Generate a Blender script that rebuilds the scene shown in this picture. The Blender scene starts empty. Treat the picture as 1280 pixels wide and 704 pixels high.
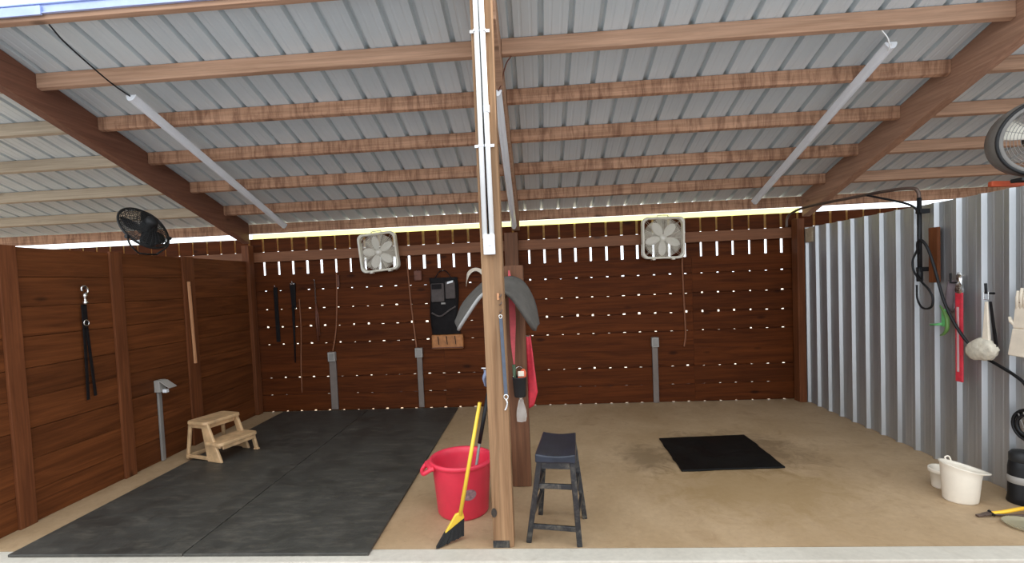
import bpy, bmesh, math, random
from mathutils import Vector, Matrix
PI = math.pi
R_ = math.radians
rnd = random.Random(7)
sc = bpy.context.scene
col = sc.collection

# ------------------------------------------------------------------ camera, world, sun, exposure
cd = bpy.data.cameras.new('camera'); cam = bpy.data.objects.new('camera', cd); col.objects.link(cam); sc.camera = cam
yaw, pitch, roll, F = -0.06564, -0.04013, -0.0421, 605.805
fw = Vector((math.sin(yaw)*math.cos(pitch), math.cos(yaw)*math.cos(pitch), math.sin(pitch)))
r0 = Vector((math.cos(yaw), -math.sin(yaw), 0)); u0 = r0.cross(fw)
rr = math.cos(roll)*r0 + math.sin(roll)*u0; uu = -math.sin(roll)*r0 + math.cos(roll)*u0
M = Matrix((rr, uu, -fw)).transposed().to_4x4(); M.translation = Vector((0, 0, 1.77))
cam.matrix_world = M
cd.sensor_fit = 'HORIZONTAL'; cd.sensor_width = 36; cd.lens = F/1280*36
cd.shift_x = 8.03/1280; cd.shift_y = 24.02/1280
cd.clip_start = .05

w = bpy.data.worlds.new('world'); sc.world = w; w.use_nodes = True
bg = w.node_tree.nodes['Background']; bg.inputs[0].default_value = (.88, .94, 1.0, 1); bg.inputs[1].default_value = 2.45
sl = bpy.data.lights.new('sun', 'SUN'); sl.energy = 9; sl.angle = R_(.6); sl.color = (1, .96, .90)
so = bpy.data.objects.new('sun', sl); col.objects.link(so)
so.rotation_euler = Vector((.80, .16, .95)).to_track_quat('Z', 'Y').to_euler()
so.location = (14, 8, 14)
sc.view_settings.view_transform = 'Standard'; sc.view_settings.look = 'None'
sc.view_settings.gamma = 1; sc.view_settings.use_curve_mapping = False
sc.view_settings.exposure = 0.0

# ------------------------------------------------------------------ materials
def new_mat(name):
    m = bpy.data.materials.new(name); m.use_nodes = True
    nt = m.node_tree; b = nt.nodes['Principled BSDF']
    return m, nt, b
def N(nt, t, **kw):
    n = nt.nodes.new(t)
    for k, v in kw.items(): setattr(n, k, v)
    return n
def mix(nt, fac, a, b, mode='MIX'):
    n = nt.nodes.new('ShaderNodeMix'); n.data_type = 'RGBA'; n.blend_type = mode
    for s, v in ((0, fac), (6, a), (7, b)):
        if hasattr(v, 'is_linked'): nt.links.new(v, n.inputs[s])
        else: n.inputs[s].default_value = v if s == 0 else (*v[:3], 1)
    return n.outputs[2]
def ramp(nt, fac, pts):
    n = nt.nodes.new('ShaderNodeValToRGB'); nt.links.new(fac, n.inputs[0])
    e = n.color_ramp.elements
    while len(e) < len(pts): e.new(.5)
    for i, (p, c) in enumerate(pts):
        e[i].position = p; e[i].color = (*c[:3], 1) if hasattr(c, '__len__') else (c, c, c, 1)
    return n.outputs[0]
def coords(nt, scale, obj_random=True):
    tc = N(nt, 'ShaderNodeTexCoord'); mp = N(nt, 'ShaderNodeMapping'); mp.inputs['Scale'].default_value = scale
    if obj_random:
        oi = N(nt, 'ShaderNodeObjectInfo'); ge = N(nt, 'ShaderNodeNewGeometry')
        ad = N(nt, 'ShaderNodeMath', operation='ADD'); nt.links.new(oi.outputs['Random'], ad.inputs[0]); nt.links.new(ge.outputs['Random Per Island'], ad.inputs[1])
        ml = N(nt, 'ShaderNodeMath', operation='MULTIPLY'); nt.links.new(ad.outputs[0], ml.inputs[0]); ml.inputs[1].default_value = 37
        va = N(nt, 'ShaderNodeVectorMath', operation='ADD'); nt.links.new(tc.outputs['Object'], va.inputs[0]); nt.links.new(ml.outputs[0], va.inputs[1])
        nt.links.new(va.outputs[0], mp.inputs['Vector'])
    else: nt.links.new(tc.outputs['Object'], mp.inputs['Vector'])
    return mp.outputs[0]
def noise(nt, vec, scale, detail=4, rough=.5, dist=0):
    n = N(nt, 'ShaderNodeTexNoise'); n.inputs['Scale'].default_value = scale; n.inputs['Detail'].default_value = detail
    n.inputs['Roughness'].default_value = rough; n.inputs['Distortion'].default_value = dist
    nt.links.new(vec, n.inputs['Vector']); return n.outputs['Fac']
def bump(nt, b, h, strength, dist=.01):
    n = N(nt, 'ShaderNodeBump'); n.inputs['Strength'].default_value = strength; n.inputs['Distance'].default_value = dist
    nt.links.new(h, n.inputs['Height']); nt.links.new(n.outputs[0], b.inputs['Normal'])
def plain(name, c, rough=.5, metal=0, var=.12, vscale=6, spec=.5, bmp=0, **kw):
    m, nt, b = new_mat(name)
    v = coords(nt, (1, 1, 1)); f = noise(nt, v, vscale, 5, .6)
    d = tuple(x*(1-var) for x in c); l = tuple(min(1, x*(1+var)) for x in c)
    nt.links.new(ramp(nt, f, [(.3, d), (.7, l)]), b.inputs['Base Color'])
    b.inputs['Roughness'].default_value = rough; b.inputs['Metallic'].default_value = metal
    b.inputs['Specular IOR Level'].default_value = spec
    for k, x in kw.items(): b.inputs[k].default_value = x
    if bmp: bump(nt, b, noise(nt, v, vscale*12, 3), bmp, .004)
    return m
def wood(name, dark, light, axis, rough=.6, spec=.3, island=.35, knots=.6, mottled=None, stretch=9):
    """long-grained timber: noise stretched along one axis, a tone per board, knots and cracks"""
    m, nt, b = new_mat(name)
    s = [stretch]*3; s[axis] = .7
    v = coords(nt, tuple(s)); f = noise(nt, v, 1.6, 6, .62, .8)
    s2 = [60]*3; s2[axis] = 1.5
    v2 = coords(nt, tuple(s2)); f2 = noise(nt, v2, 1.0, 3, .6)
    c = ramp(nt, f, [(.28, dark), (.72, light)])
    c = mix(nt, .35, c, ramp(nt, f2, [(.35, .35), (.65, 1.0)]), 'MULTIPLY')
    ge = N(nt, 'ShaderNodeNewGeometry'); lo = 1-island
    tone = ramp(nt, ge.outputs['Random Per Island'], [(0, (lo, lo, lo)), (1, (1, 1, 1))])
    c = mix(nt, 1, c, tone, 'MULTIPLY')
    s3 = [4.0]*3; s3[axis] = 1.6
    v3 = coords(nt, tuple(s3))
    vo = N(nt, 'ShaderNodeTexVoronoi'); vo.inputs['Scale'].default_value = 1.0; nt.links.new(v3, vo.inputs['Vector'])
    k = ramp(nt, vo.outputs['Distance'], [(.05, 1-knots), (.13, 1.0)])
    c = mix(nt, 1, c, k, 'MULTIPLY')
    if mottled:
        s4 = [2]*3; s4[axis] = 14
        f4 = noise(nt, coords(nt, tuple(s4)), 1.3, 5, .7, .6)
        c = mix(nt, mottled, c, ramp(nt, f4, [(.38, (.50, .40, .36)), (.56, (1.15, 1.1, 1.05))]), 'MULTIPLY')
    nt.links.new(c, b.inputs['Base Color'])
    b.inputs['Roughness'].default_value = rough; b.inputs['Specular IOR Level'].default_value = spec
    bump(nt, b, f2, .25, .003)
    return m
WALLX = wood('stained_board_x', (.060, .0135, .0025), (.145, .036, .007), 0, .65, .12, .18)
WALLY = wood('stained_board_y', (.085, .024, .006), (.215, .065, .018), 1, .6, .2, .22)
WALLZ = wood('stained_board_z', (.11, .034, .012), (.21, .068, .024), 2, .6, .2, .15)
RAILM = wood('rail_wood', (.20, .075, .030), (.29, .115, .05), 0, .6)
PURL = wood('purlin_wood', (.37, .21, .125), (.56, .34, .22), 0, .7, .2, 0, .5)
PURLM = wood('purlin_wood_mottled', (.36, .195, .115), (.55, .33, .21), 0, .7, .2, 0, .5, .75)
PURLP = wood('purlin_wood_pale', (.40, .31, .21), (.52, .42, .30), 0, .7, .2, 0, .3)
RAFT = wood('rafter_wood', (.15, .06, .034), (.24, .105, .062), 1, .65, .3, 0, .6)
RAFTR = wood('rafter_wood_light', (.33, .175, .11), (.51, .295, .19), 1, .65, .3, 0, .6)
POSTM = wood('post_wood', (.19, .095, .042), (.40, .235, .12), 2, .65, .3, 0, .85, None, 14)
POSTD = wood('post_wood_dark', (.105, .042, .019), (.19, .082, .039), 2, .65, .3, 0, .6, None, 14)
PINE = wood('pine_fascia', (.74, .56, .20), (.90, .72, .30), 0, .7)

def roof_mat():
    m, nt, b = new_mat('white_roof_metal')
    v = coords(nt, (3, .6, 1), False); f = noise(nt, v, 1, 4, .6)
    nt.links.new(ramp(nt, f, [(.3, (.60, .655, .66)), (.7, (.68, .735, .74))]), b.inputs['Base Color'])
    b.inputs['Roughness'].default_value = .38; b.inputs['Specular IOR Level'].default_value = .6
    b.inputs['Metallic'].default_value = .15
    return m
ROOF = roof_mat()
def galv():
    m, nt, b = new_mat('galvanised_sheet')
    v = coords(nt, (3, 3, .4), False); f = noise(nt, v, 2, 5, .6)
    nt.links.new(ramp(nt, f, [(.3, (.42, .43, .435)), (.7, (.56, .57, .58))]), b.inputs['Base Color'])
    nt.links.new(ramp(nt, f, [(.3, .38), (.7, .50)]), b.inputs['Roughness'])
    b.inputs['Metallic'].default_value = .8
    return m
GALV = galv()
def concrete(name, dark, light, stain, stain_amt=.5):
    m, nt, b = new_mat(name)
    v = coords(nt, (1, 1, 1), False)
    f = noise(nt, v, 1.2, 8, .62, .4); g = noise(nt, v, 22, 5, .7); h = noise(nt, v, 4.5, 6, .7, .8)
    c = ramp(nt, f, [(.3, dark), (.7, light)])
    c = mix(nt, .35, c, ramp(nt, g, [(.3, .6), (.7, 1.0)]), 'MULTIPLY')
    c = mix(nt, ramp(nt, h, [(.56, 0.0), (.74, stain_amt)]), c, stain)
    if name == 'concrete_floor':                              # water and mud stains round the drain mat, rusty freckles
        tc = N(nt, 'ShaderNodeTexCoord')
        for (cx_, cy_, sx_, sy_, cc, amt) in ((1.95, 4.85, .85, .75, (.16, .10, .05), .75), (1.75, 4.0, 1.1, .7, (.26, .16, .06), .55), (1.0, 4.75, .35, .5, (.12, .075, .035), .6), (-3.0, 3.1, .6, .3, (.2, .14, .08), .4)):
            mp = N(nt, 'ShaderNodeMapping'); mp.inputs['Location'].default_value = (-cx_/sx_, -cy_/sy_, 0); mp.inputs['Scale'].default_value = (1/sx_, 1/sy_, 0)
            nt.links.new(tc.outputs['Object'], mp.inputs['Vector'])
            ln = N(nt, 'ShaderNodeVectorMath', operation='LENGTH'); nt.links.new(mp.outputs[0], ln.inputs[0])
            hl = N(nt, 'ShaderNodeMath', operation='MULTIPLY'); nt.links.new(ln.outputs['Value'], hl.inputs[0]); hl.inputs[1].default_value = .5
            ad = N(nt, 'ShaderNodeMath', operation='MULTIPLY_ADD'); nt.links.new(h, ad.inputs[0]); ad.inputs[1].default_value = 1.0; nt.links.new(hl.outputs[0], ad.inputs[2])
            c = mix(nt, ramp(nt, ad.outputs[0], [(.68, amt), (.95, 0.0)]), c, cc)
        k = noise(nt, v, 38, 3, .6)
        c = mix(nt, ramp(nt, k, [(.66, 0.0), (.72, .5)]), c, (.25, .15, .06))
    nt.links.new(c, b.inputs['Base Color']); b.inputs['Roughness'].default_value = .62
    b.inputs['Specular IOR Level'].default_value = .35
    bump(nt, b, g, .25, .004)
    return m
FLOORM = concrete('concrete_floor', (.36, .238, .125), (.50, .352, .21), (.23, .135, .065))
KERBM = concrete('concrete_kerb', (.52, .47, .39), (.63, .58, .49), (.36, .30, .23), .4)
LOWBOUNCE = concrete('low_bounce_grey', (.15, .16, .18), (.23, .24, .27), (.1, .1, .1))  # dark neutral grey, chosen to weaken warm bounce onto the roof
GROUNDM = concrete('sandy_ground', (.42, .36, .27), (.55, .48, .37), (.35, .28, .2))
def rubber(name, c1=(.028, .029, .027), c2=(.06, .058, .052), dust=(.16, .14, .115)):
    m, nt, b = new_mat(name)
    v = coords(nt, (1, 1, 1)); f = noise(nt, v, 3, 7, .65, .6); g = noise(nt, coords(nt, (1, 3.5, 1)), 5, 8, .72, .4)
    c = ramp(nt, f, [(.3, c1), (.7, c2)])
    c = mix(nt, ramp(nt, g, [(.50, 0.0), (.82, .42)]), c, dust)
    nt.links.new(c, b.inputs['Base Color'])
    nt.links.new(ramp(nt, f, [(.3, .42), (.7, .62)]), b.inputs['Roughness'])
    b.inputs['Specular IOR Level'].default_value = .5
    bump(nt, b, noise(nt, v, 60, 4), .35, .003)
    return m
RUBBER = rubber('black_rubber_mat', (.030, .029, .025), (.060, .056, .047), (.22, .19, .145)); RUBDARK = rubber('wet_black_mat', (.003, .003, .003), (.006, .006, .0055), (.015, .013, .011))
RUBDARK.node_tree.nodes['Principled BSDF'].inputs['Specular IOR Level'].default_value = .15
def brick():
    m, nt, b = new_mat('brick_paving')
    tc = N(nt, 'ShaderNodeTexCoord'); br = N(nt, 'ShaderNodeTexBrick'); nt.links.new(tc.outputs['Object'], br.inputs['Vector'])
    br.inputs['Color1'].default_value = (.26, .11, .07, 1); br.inputs['Color2'].default_value = (.28, .18, .13, 1); br.inputs['Mortar'].default_value = (.3, .27, .23, 1)
    br.inputs['Scale'].default_value = 4.2; br.inputs['Mortar Size'].default_value = .02
    nt.links.new(br.outputs['Color'], b.inputs['Base Color']); b.inputs['Roughness'].default_value = .8
    return m
BRICK = brick()
WHITE = plain('white_plastic', (.78, .79, .80), .35, var=.05)
PVC = plain('white_pvc', (.80, .79, .76), .4, var=.06)
LED = plain('white_tube_cover', (.82, .84, .86), .3, var=.03)
BLUEMET = plain('bluish_drip_edge', (.42, .50, .78), .3, .3, .15, 5)
CREAM = plain('cream_plastic', (.78, .70, .58), .45, var=.06)
BEIGE = plain('dirty_beige_plastic', (.54, .345, .18), .5, var=.3, vscale=9)
RED = plain('red_tub_plastic', (.72, .035, .07), .42, var=.08)
REDC = plain('red_nylon', (.60, .03, .05), .6, var=.2, vscale=20)
YEL = plain('yellow_paint', (.85, .56, .05), .4, var=.08)
YELP = plain('yellow_grip', (.90, .50, .03), .45, var=.05)
BLACK = plain('black_plastic', (.009, .009, .010), .45, spec=.3, var=.2)
BLK2 = plain('black_leather', (.010, .008, .008), .7, spec=.15, var=.3, vscale=20)
BRIST = plain('black_bristle', (.012, .012, .012), .8, var=.4, vscale=60, bmp=.6)
GREYM = plain('grey_painted_metal', (.25, .23, .21), .45, .2, .1)
CHAN = plain('dull_brown_grey_channel', (.17, .135, .115), .55, .1, .12)
GREYB = plain('grey_box_plastic', (.32, .295, .265), .5, var=.08)
STEEL = plain('shiny_steel', (.72, .71, .68), .22, 1, .08)
FANBODY = plain('cream_fan_plastic', (.74, .69, .58), .45, var=.06)
FANBLADE = plain('pale_fan_blade', (.86, .82, .74), .4, var=.04)
FANDARK = plain('charcoal_fan', (.020, .020, .020), .5, spec=.3, var=.2)
FANGREY = plain('grey_fan_drum', (.20, .185, .165), .5, var=.12)
PADM = plain('grey_felt_pad', (.090, .080, .068), .9, var=.18, vscale=9, bmp=.4)
PADRIM = plain('pale_pad_rim', (.38, .37, .35), .8)
TAN = plain('tan_leather', (.36, .14, .04), .6, var=.3, vscale=14)
BROWNL = plain('brown_leather', (.12, .035, .015), .6, var=.3, vscale=14)
GREYCL = plain('grey_canvas', (.075, .06, .055), .85, var=.2, vscale=14, bmp=.3)
GREEN = plain('green_plastic', (.12, .42, .14), .4)
WOOL = plain('cream_wool', (.66, .60, .48), .95, var=.18, vscale=30, bmp=1.0)
COTTON = plain('cream_cotton', (.80, .70, .56), .9, var=.08, vscale=12, bmp=.3)
MAUVE = plain('mauve_cloth', (.17, .13, .14), .9, var=.25, vscale=10)
BLUEC = plain('slate_blue_strap', (.075, .09, .12), .6, var=.15, vscale=20)
BLUEW = plain('blue_white_cloth', (.22, .25, .36), .9, var=.2)
ORANGE = plain('orange_plastic', (.75, .13, .05), .5)
COPPER = wood('cord_brown', (.30, .11, .05), (.42, .17, .08), 2, .6)
STICK = wood('stick_wood', (.52, .24, .11), (.68, .34, .17), 2, .5, .3, 0, 0)
BROWNPIPE = plain('brown_steel_pipe', (.10, .065, .05), .45, .3, .3)
def wornblack():
    m, nt, b = new_mat('worn_black_paint')
    v = coords(nt, (1, 1, 1)); f = noise(nt, v, 14, 8, .75, .6)
    c = ramp(nt, f, [(.48, (.014, .014, .016)), (.60, (.07, .062, .05)), (.75, (.24, .19, .13))])
    nt.links.new(c, b.inputs['Base Color']); b.inputs['Roughness'].default_value = .45; return m
WORN = wornblack()
SEATM = plain('dark_blue_black_seat', (.015, .018, .028), .28, var=.35, vscale=9)
def clear(name, c, alpha):
    m, nt, b = new_mat(name); b.inputs['Base Color'].default_value = (*c, 1); b.inputs['Alpha'].default_value = alpha
    b.inputs['Roughness'].default_value = .2
    return m
CLEARP = clear('clear_plastic_bag', (.7, .66, .6), .35)
DISHM = clear('clear_dish_plastic', (.42, .37, .24), .6)
FOIL = plain('crumpled_foil', (.75, .75, .74), .25, 1, .1)
LABELM = plain('faded_label', (.24, .14, .15), .6, var=.5, vscale=40)

# ------------------------------------------------------------------ mesh helpers
class MB:
    def __init__(s): s.bm = bmesh.new()
    def box(s, x0, x1, y0, y1, z0, z1, mat=None):
        v = [s.bm.verts.new(p) for p in ((x0,y0,z0),(x1,y0,z0),(x1,y1,z0),(x0,y1,z0),(x0,y0,z1),(x1,y0,z1),(x1,y1,z1),(x0,y1,z1))]
        if mat is not None:
            for q in v: q.co = mat @ q.co
        for f in ((0,3,2,1),(4,5,6,7),(0,1,5,4),(1,2,6,5),(2,3,7,6),(3,0,4,7)): s.bm.faces.new([v[i] for i in f])
        return s
    def hexa(s, lo, hi):
        v = [s.bm.verts.new(p) for p in list(lo)+list(hi)]
        for f in ((0,3,2,1),(4,5,6,7),(0,1,5,4),(1,2,6,5),(2,3,7,6),(3,0,4,7)): s.bm.faces.new([v[i] for i in f])
        return s
    def beam(s, a, b, wx, wy, up=(0, 0, 1)):
        a, b = Vector(a), Vector(b); d = (b-a).normalized(); x = d.cross(Vector(up))
        if x.length < 1e-4: x = Vector((1, 0, 0))
        x.normalize(); y = x.cross(d)
        def q(p, i, j): return p + x*wx/2*i + y*wy/2*j
        return s.hexa([q(a,-1,-1),q(a,1,-1),q(a,1,1),q(a,-1,1)], [q(b,-1,-1),q(b,1,-1),q(b,1,1),q(b,-1,1)])
    def tube(s, pts, rad, n=10, cap=True, closed=False):
        pts = [Vector(p) for p in pts]; m = len(pts); rs = rad if hasattr(rad, '__len__') else [rad]*m
        rings = []; px = None
        for i, p in enumerate(pts):
            a = pts[(i-1) % m] if (closed or i > 0) else p; b = pts[(i+1) % m] if (closed or i < m-1) else p
            d = (b-a).normalized()
            if px is None: px = d.cross(Vector((0, 0, 1)) if abs(d.z) < .9 else Vector((0, 1, 0)))
            px = (px - d*px.dot(d)).normalized(); py = d.cross(px)
            rings.append([s.bm.verts.new(p + (px*math.cos(2*PI*k/n)+py*math.sin(2*PI*k/n))*rs[i]) for k in range(n)])
        for i in range(m if closed else m-1):
            A, B = rings[i], rings[(i+1) % m]
            for k in range(n): s.bm.faces.new((A[k], A[(k+1) % n], B[(k+1) % n], B[k]))
        if cap and not closed:
            s.bm.faces.new(rings[0][::-1]); s.bm.faces.new(rings[-1])
        return s
    def lathe(s, prof, n=32, c=(0, 0, 0), mat=None, sx=1, sy=1, close=True):
        rings = []
        for r, z in prof:
            rr_ = []
            for k in range(n):
                p = Vector((math.cos(2*PI*k/n)*r*sx, math.sin(2*PI*k/n)*r*sy, z))
                if mat is not None: p = mat @ p
                rr_.append(s.bm.verts.new(p + Vector(c)))
            rings.append(rr_)
        for A, B in zip(rings, rings[1:]):
            for k in range(n): s.bm.faces.new((A[k], A[(k+1) % n], B[(k+1) % n], B[k]))
        if close:
            s.bm.faces.new(rings[0][::-1]); s.bm.faces.new(rings[-1])
        return s
    def prism(s, poly, t, mat=None, holes=None):
        """poly: list of 2D points (x, z), extruded over y 0..t"""
        lo = [s.bm.verts.new((x, 0, z)) for x, z in poly]; hi = [s.bm.verts.new((x, t, z)) for x, z in poly]
        if mat is not None:
            for q in lo+hi: q.co = mat @ q.co
        s.bm.faces.new(lo); s.bm.faces.new(hi[::-1]); n = len(poly)
        for i in range(n): s.bm.faces.new((lo[i], hi[i], hi[(i+1) % n], lo[(i+1) % n]))
        return s
    def grid(s, fn, nu, nv, thick=0):
        V = [[s.bm.verts.new(fn(i/nu, j/nv)) for j in range(nv+1)] for i in range(nu+1)]
        for i in range(nu):
            for j in range(nv): s.bm.faces.new((V[i][j], V[i+1][j], V[i+1][j+1], V[i][j+1]))
        s.thick = thick
        return s
    def obj(s, name, mat, parent=None, bevel=0, smooth=False, subs=0, solid=0, mats=None, segs=2):
        bmesh.ops.recalc_face_normals(s.bm, faces=s.bm.faces)
        me = bpy.data.meshes.new(name); s.bm.to_mesh(me); s.bm.free()
        o = bpy.data.objects.new(name, me); col.objects.link(o)
        me.materials.append(mat)
        if smooth: me.shade_smooth()
        if solid:
            q = o.modifiers.new('s', 'SOLIDIFY'); q.thickness = solid; q.offset = 0
        if bevel:
            q = o.modifiers.new('b', 'BEVEL'); q.width = bevel; q.segments = segs; q.limit_method = 'ANGLE'; q.angle_limit = R_(35)
        if subs:
            q = o.modifiers.new('u', 'SUBSURF'); q.levels = subs; q.render_levels = subs
        if parent is not None: o.parent = parent
        return o
def bez(pts, n=8):
    """Catmull-Rom through the points"""
    P = [Vector(p) for p in pts]; P = [P[0]*2-P[1]] + P + [P[-1]*2-P[-2]]; out = []
    for i in range(1, len(P)-2):
        for k in range(n):
            t = k/n; a, b, c, d = P[i-1:i+3]
            out.append(.5*((2*b)+(c-a)*t+(2*a-5*b+4*c-d)*t*t+(3*b-a-3*c+d)*t**3))
    out.append(P[-2]); return out
def tag(o, label, cat, group=None, kind=None):
    o['label'] = label; o['category'] = cat
    if group: o['group'] = group
    if kind: o['kind'] = kind
    return o
def thing(name, loc, label, cat, group=None, rz=0, rot=None):
    o = bpy.data.objects.new(name, None); col.objects.link(o); o.location = loc
    o.rotation_euler = rot if rot else (0, 0, rz); o.empty_display_size = .05
    return tag(o, label, cat, group)
def struct(o, label=None):
    o['kind'] = 'structure'
    if label: o['label'] = label
    return o
def lookmat(n, upv=(0, 0, 1)):
    """matrix whose Z is n"""
    n = Vector(n).normalized(); x = Vector(upv).cross(n).normalized(); y = n.cross(x)
    return Matrix((x, y, n)).transposed().to_4x4()

AX, BX, DY = -4.086, 3.56, 6.785     # left wall face, right wall face, back wall face
def roofz(y): return 2.733 + .315*(DY-y)

# ------------------------------------------------------------------ floor, ground, kerb
m = MB(); m.box(-9.5, 9.0, 3.14, 6.95, -.15, 0); struct(m.obj('floor', FLOORM))
m = MB(); m.box(-9.5, 9.0, 2.985, 3.139, -.15, -.001); struct(m.obj('trim_kerb', KERBM, bevel=.008))
m = MB(); m.box(-9.5, 9.0, 2.3, 2.984, -.15, -.03); struct(m.obj('floor_brick_paving', BRICK))
m = MB(); m.box(-60, 60, 6.951, 60, -.3, -.04); m.box(-60, -9.501, 2.3, 6.95, -.3, -.04); m.box(9.001, 60, 2.3, 6.95, -.3, -.04)
struct(m.obj('ground', GROUNDM))
m = MB(); m.box(-60, 60, -60, 2.299, -.3, -.035); struct(m.obj('ground_low_bounce', LOWBOUNCE))  # unseen ground in front, kept dark so it bounces little light

# ------------------------------------------------------------------ roof sheet (ribs run down the slope)
def roof_sheet():
    prof = []; pitch = .2286; x = -.809 - pitch*36
    while x < 8.6:
        prof += [(x-.024, 0), (x-.013, .048), (x+.013, .048), (x+.024, 0)]
        for mx in (.076, .153): prof += [(x+mx-.012, 0), (x+mx-.006, .0025), (x+mx+.006, .0025), (x+mx+.012, 0)]
        x += pitch
    m = MB(); ys = (3.322, 6.862)
    V = [[m.bm.verts.new((px, y, roofz(y)+pz+.003)) for y in ys] for px, pz in prof]
    for a, b in zip(V, V[1:]): m.bm.faces.new((a[0], b[0], b[1], a[1]))
    o = m.obj('ceiling', ROOF, solid=.0)
    return struct(o, 'white ribbed metal roof sheets')
roof_sheet()

# ------------------------------------------------------------------ back wall
def back_wall():
    m = MB(); p = .2135
    x = -.089 - p*40
    while x < 8.3:                                       # outer upright boards with gaps between
        g = .036 + rnd.uniform(-.012, .008)
        top = 2.53
        m.box(x+g/2+rnd.uniform(-.002, .002), x+p-g/2, DY+.0255, DY+.045, -.04, top)
        x += p
    zs = [.012, .25, .50, .745, .99, 1.24, 1.50, 1.77, 2.0]   # inner level boards
    gaps = [.011, .010, .015, .001, .015, .018, .013, .011, 0]
    xs = [-9.4, -6.9, -4.17, -1.35, -.33, 2.12, 3.6, 6.2, 8.4]
    for i in range(len(zs)-1):
        for a, b in zip(xs, xs[1:]):
            bow = rnd.uniform(.6, 1.3); g1 = gaps[i+1]*.25 - .0002
            n = max(2, int((b-a)/.107)); y0, y1 = DY, DY+.025; z1 = zs[i+1]-g1
            ok = [.9 if a < -1 else .12, .45 if a > -.4 or a < -3 else 1, 1, 1, 1, 1, 1, 1][i]
            ed = []
            for k in range(n+1):
                e = gaps[i]*bow*ok*rnd.uniform(-.15, 1.45); ed.append(zs[i] + max(.0004, e))
            X = [a+.001+(b-a-.002)*k/n for k in range(n+1)]
            lo = [[m.bm.verts.new((xx, yy, z)) for xx, z in zip(X, ed)] for yy in (y0, y1)]
            hi = [[m.bm.verts.new((xx, yy, z1)) for xx in X] for yy in (y0, y1)]
            for k in range(n):
                m.bm.faces.new((lo[0][k], lo[0][k+1], hi[0][k+1], hi[0][k])); m.bm.faces.new((lo[1][k], lo[1][k+1], hi[1][k+1], hi[1][k]))
                m.bm.faces.new((lo[0][k], lo[0][k+1], lo[1][k+1], lo[1][k])); m.bm.faces.new((hi[0][k], hi[0][k+1], hi[1][k+1], hi[1][k]))
            for k in (0, n): m.bm.faces.new((lo[0][k], hi[0][k], hi[1][k], lo[1][k]))
    return struct(m.obj('wall_back', WALLX), 'dark stained board wall with daylight between the boards')
back_wall()
m = MB(); m.box(-9.4, 8.4, DY-.037, DY+.0245, 2.19, 2.33); struct(m.obj('trim_rail_back', RAILM, bevel=.003), 'level wooden rail across the back slats')
m = MB(); m.box(-9.4, 8.4, 6.93, 6.95, 2.352, 2.545); struct(m.obj('trim_eave_fascia', PINE), 'pale eave board outside the back wall')

YTR, nt_, b_ = new_mat('yellow_translucent_sheet')  # added sheet, turns the white sky in the eave gap pale yellow
b_.inputs['Base Color'].default_value = (1, .93, .30, 1); b_.inputs['Transmission Weight'].default_value = 1; b_.inputs['Roughness'].default_value = .5; b_.inputs['IOR'].default_value = 1.05
m = MB(); m.box(AX+.0, BX-.0, DY+.026, DY+.030, 2.531, 2.599); struct(m.obj('trim_eave_tint', YTR), 'added translucent sheet tinting the daylight in the eave gap yellow')
m = MB(); m.box(8.42, 8.47, 3.14, 6.74, .0, 2.60); m.hexa([(8.42,3.32,2.601),(8.47,3.32,2.601),(8.47,6.74,2.601),(8.42,6.74,2.601)], [(8.42,3.32,roofz(3.32)-.14),(8.47,3.32,roofz(3.32)-.14),(8.47,6.74,roofz(6.74)-.01),(8.42,6.74,roofz(6.74)-.01)])
struct(m.obj('wall_sun_block', WALLY))  # added wall out of view, keeps sun out of the next stall
# ------------------------------------------------------------------ left wall
def left_wall():
    m = MB(); z = .0; i = 0
    hs = [.25, .255, .245, .25, .235, .25, .24, .24, .24]
    cuts = [3.15, 4.45, 5.44, DY-.12]
    for h in hs:
        z1 = min(z+h, 2.208)
        for a, b in zip(cuts, cuts[1:]):
            m.box(AX-.026, AX-rnd.uniform(0, .004), a+.001, b-.001, z+rnd.uniform(.0015, .004), z1-.001)
        z = z1
    m.box(AX-.045, AX-.028, 3.15, DY-.12, .0, 2.20)
    return struct(m.obj('wall_left', WALLY, bevel=.002), 'stained board partition on the left')
left_wall()
for k, (a, b) in enumerate(((3.43, 3.56), (4.40, 4.53), (5.35, 5.53))):
    m = MB(); m.box(AX+.001, AX+.026, a, b, .0, 2.212)
    struct(m.obj('trim_batten', WALLZ, bevel=.003), 'upright batten on the left board wall')

# ------------------------------------------------------------------ right wall: corrugated sheet
def right_wall():
    prof = []; pitch = .2286; y = DY-.163; ys = [] 
    pts = [(DY-.02, 0)]
    while y > 2.4:
        pts += [(y+.030, 0), (y+.014, .032), (y-.014, .032), (y-.030, 0)]
        for mx in (.076, .153): pts += [(y-mx+.014, 0), (y-mx+.007, .002), (y-mx-.007, .002), (y-mx-.014, 0)]
        y -= pitch
    pts = [p for p in pts if p[0] > 3.15]
    m = MB()
    V = [[m.bm.verts.new((BX-d, yy, z)) for z in (.002, 2.305)] for yy, d in pts]
    for a, b in zip(V, V[1:]): m.bm.faces.new((a[0], b[0], b[1], a[1]))
    return struct(m.obj('wall_right', GALV, solid=.001), 'corrugated metal partition on the right')
right_wall()
m = MB(); m.box(BX+.012, BX+.05, 3.15, DY-.03, .003, .09); m.box(BX+.012, BX+.05, 3.15, DY-.03, 1.1, 1.19); m.box(BX+.012, BX+.05, 3.15, DY-.03, 2.21, 2.30)
struct(m.obj('trim_right_wall_rails', WALLY))
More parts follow.
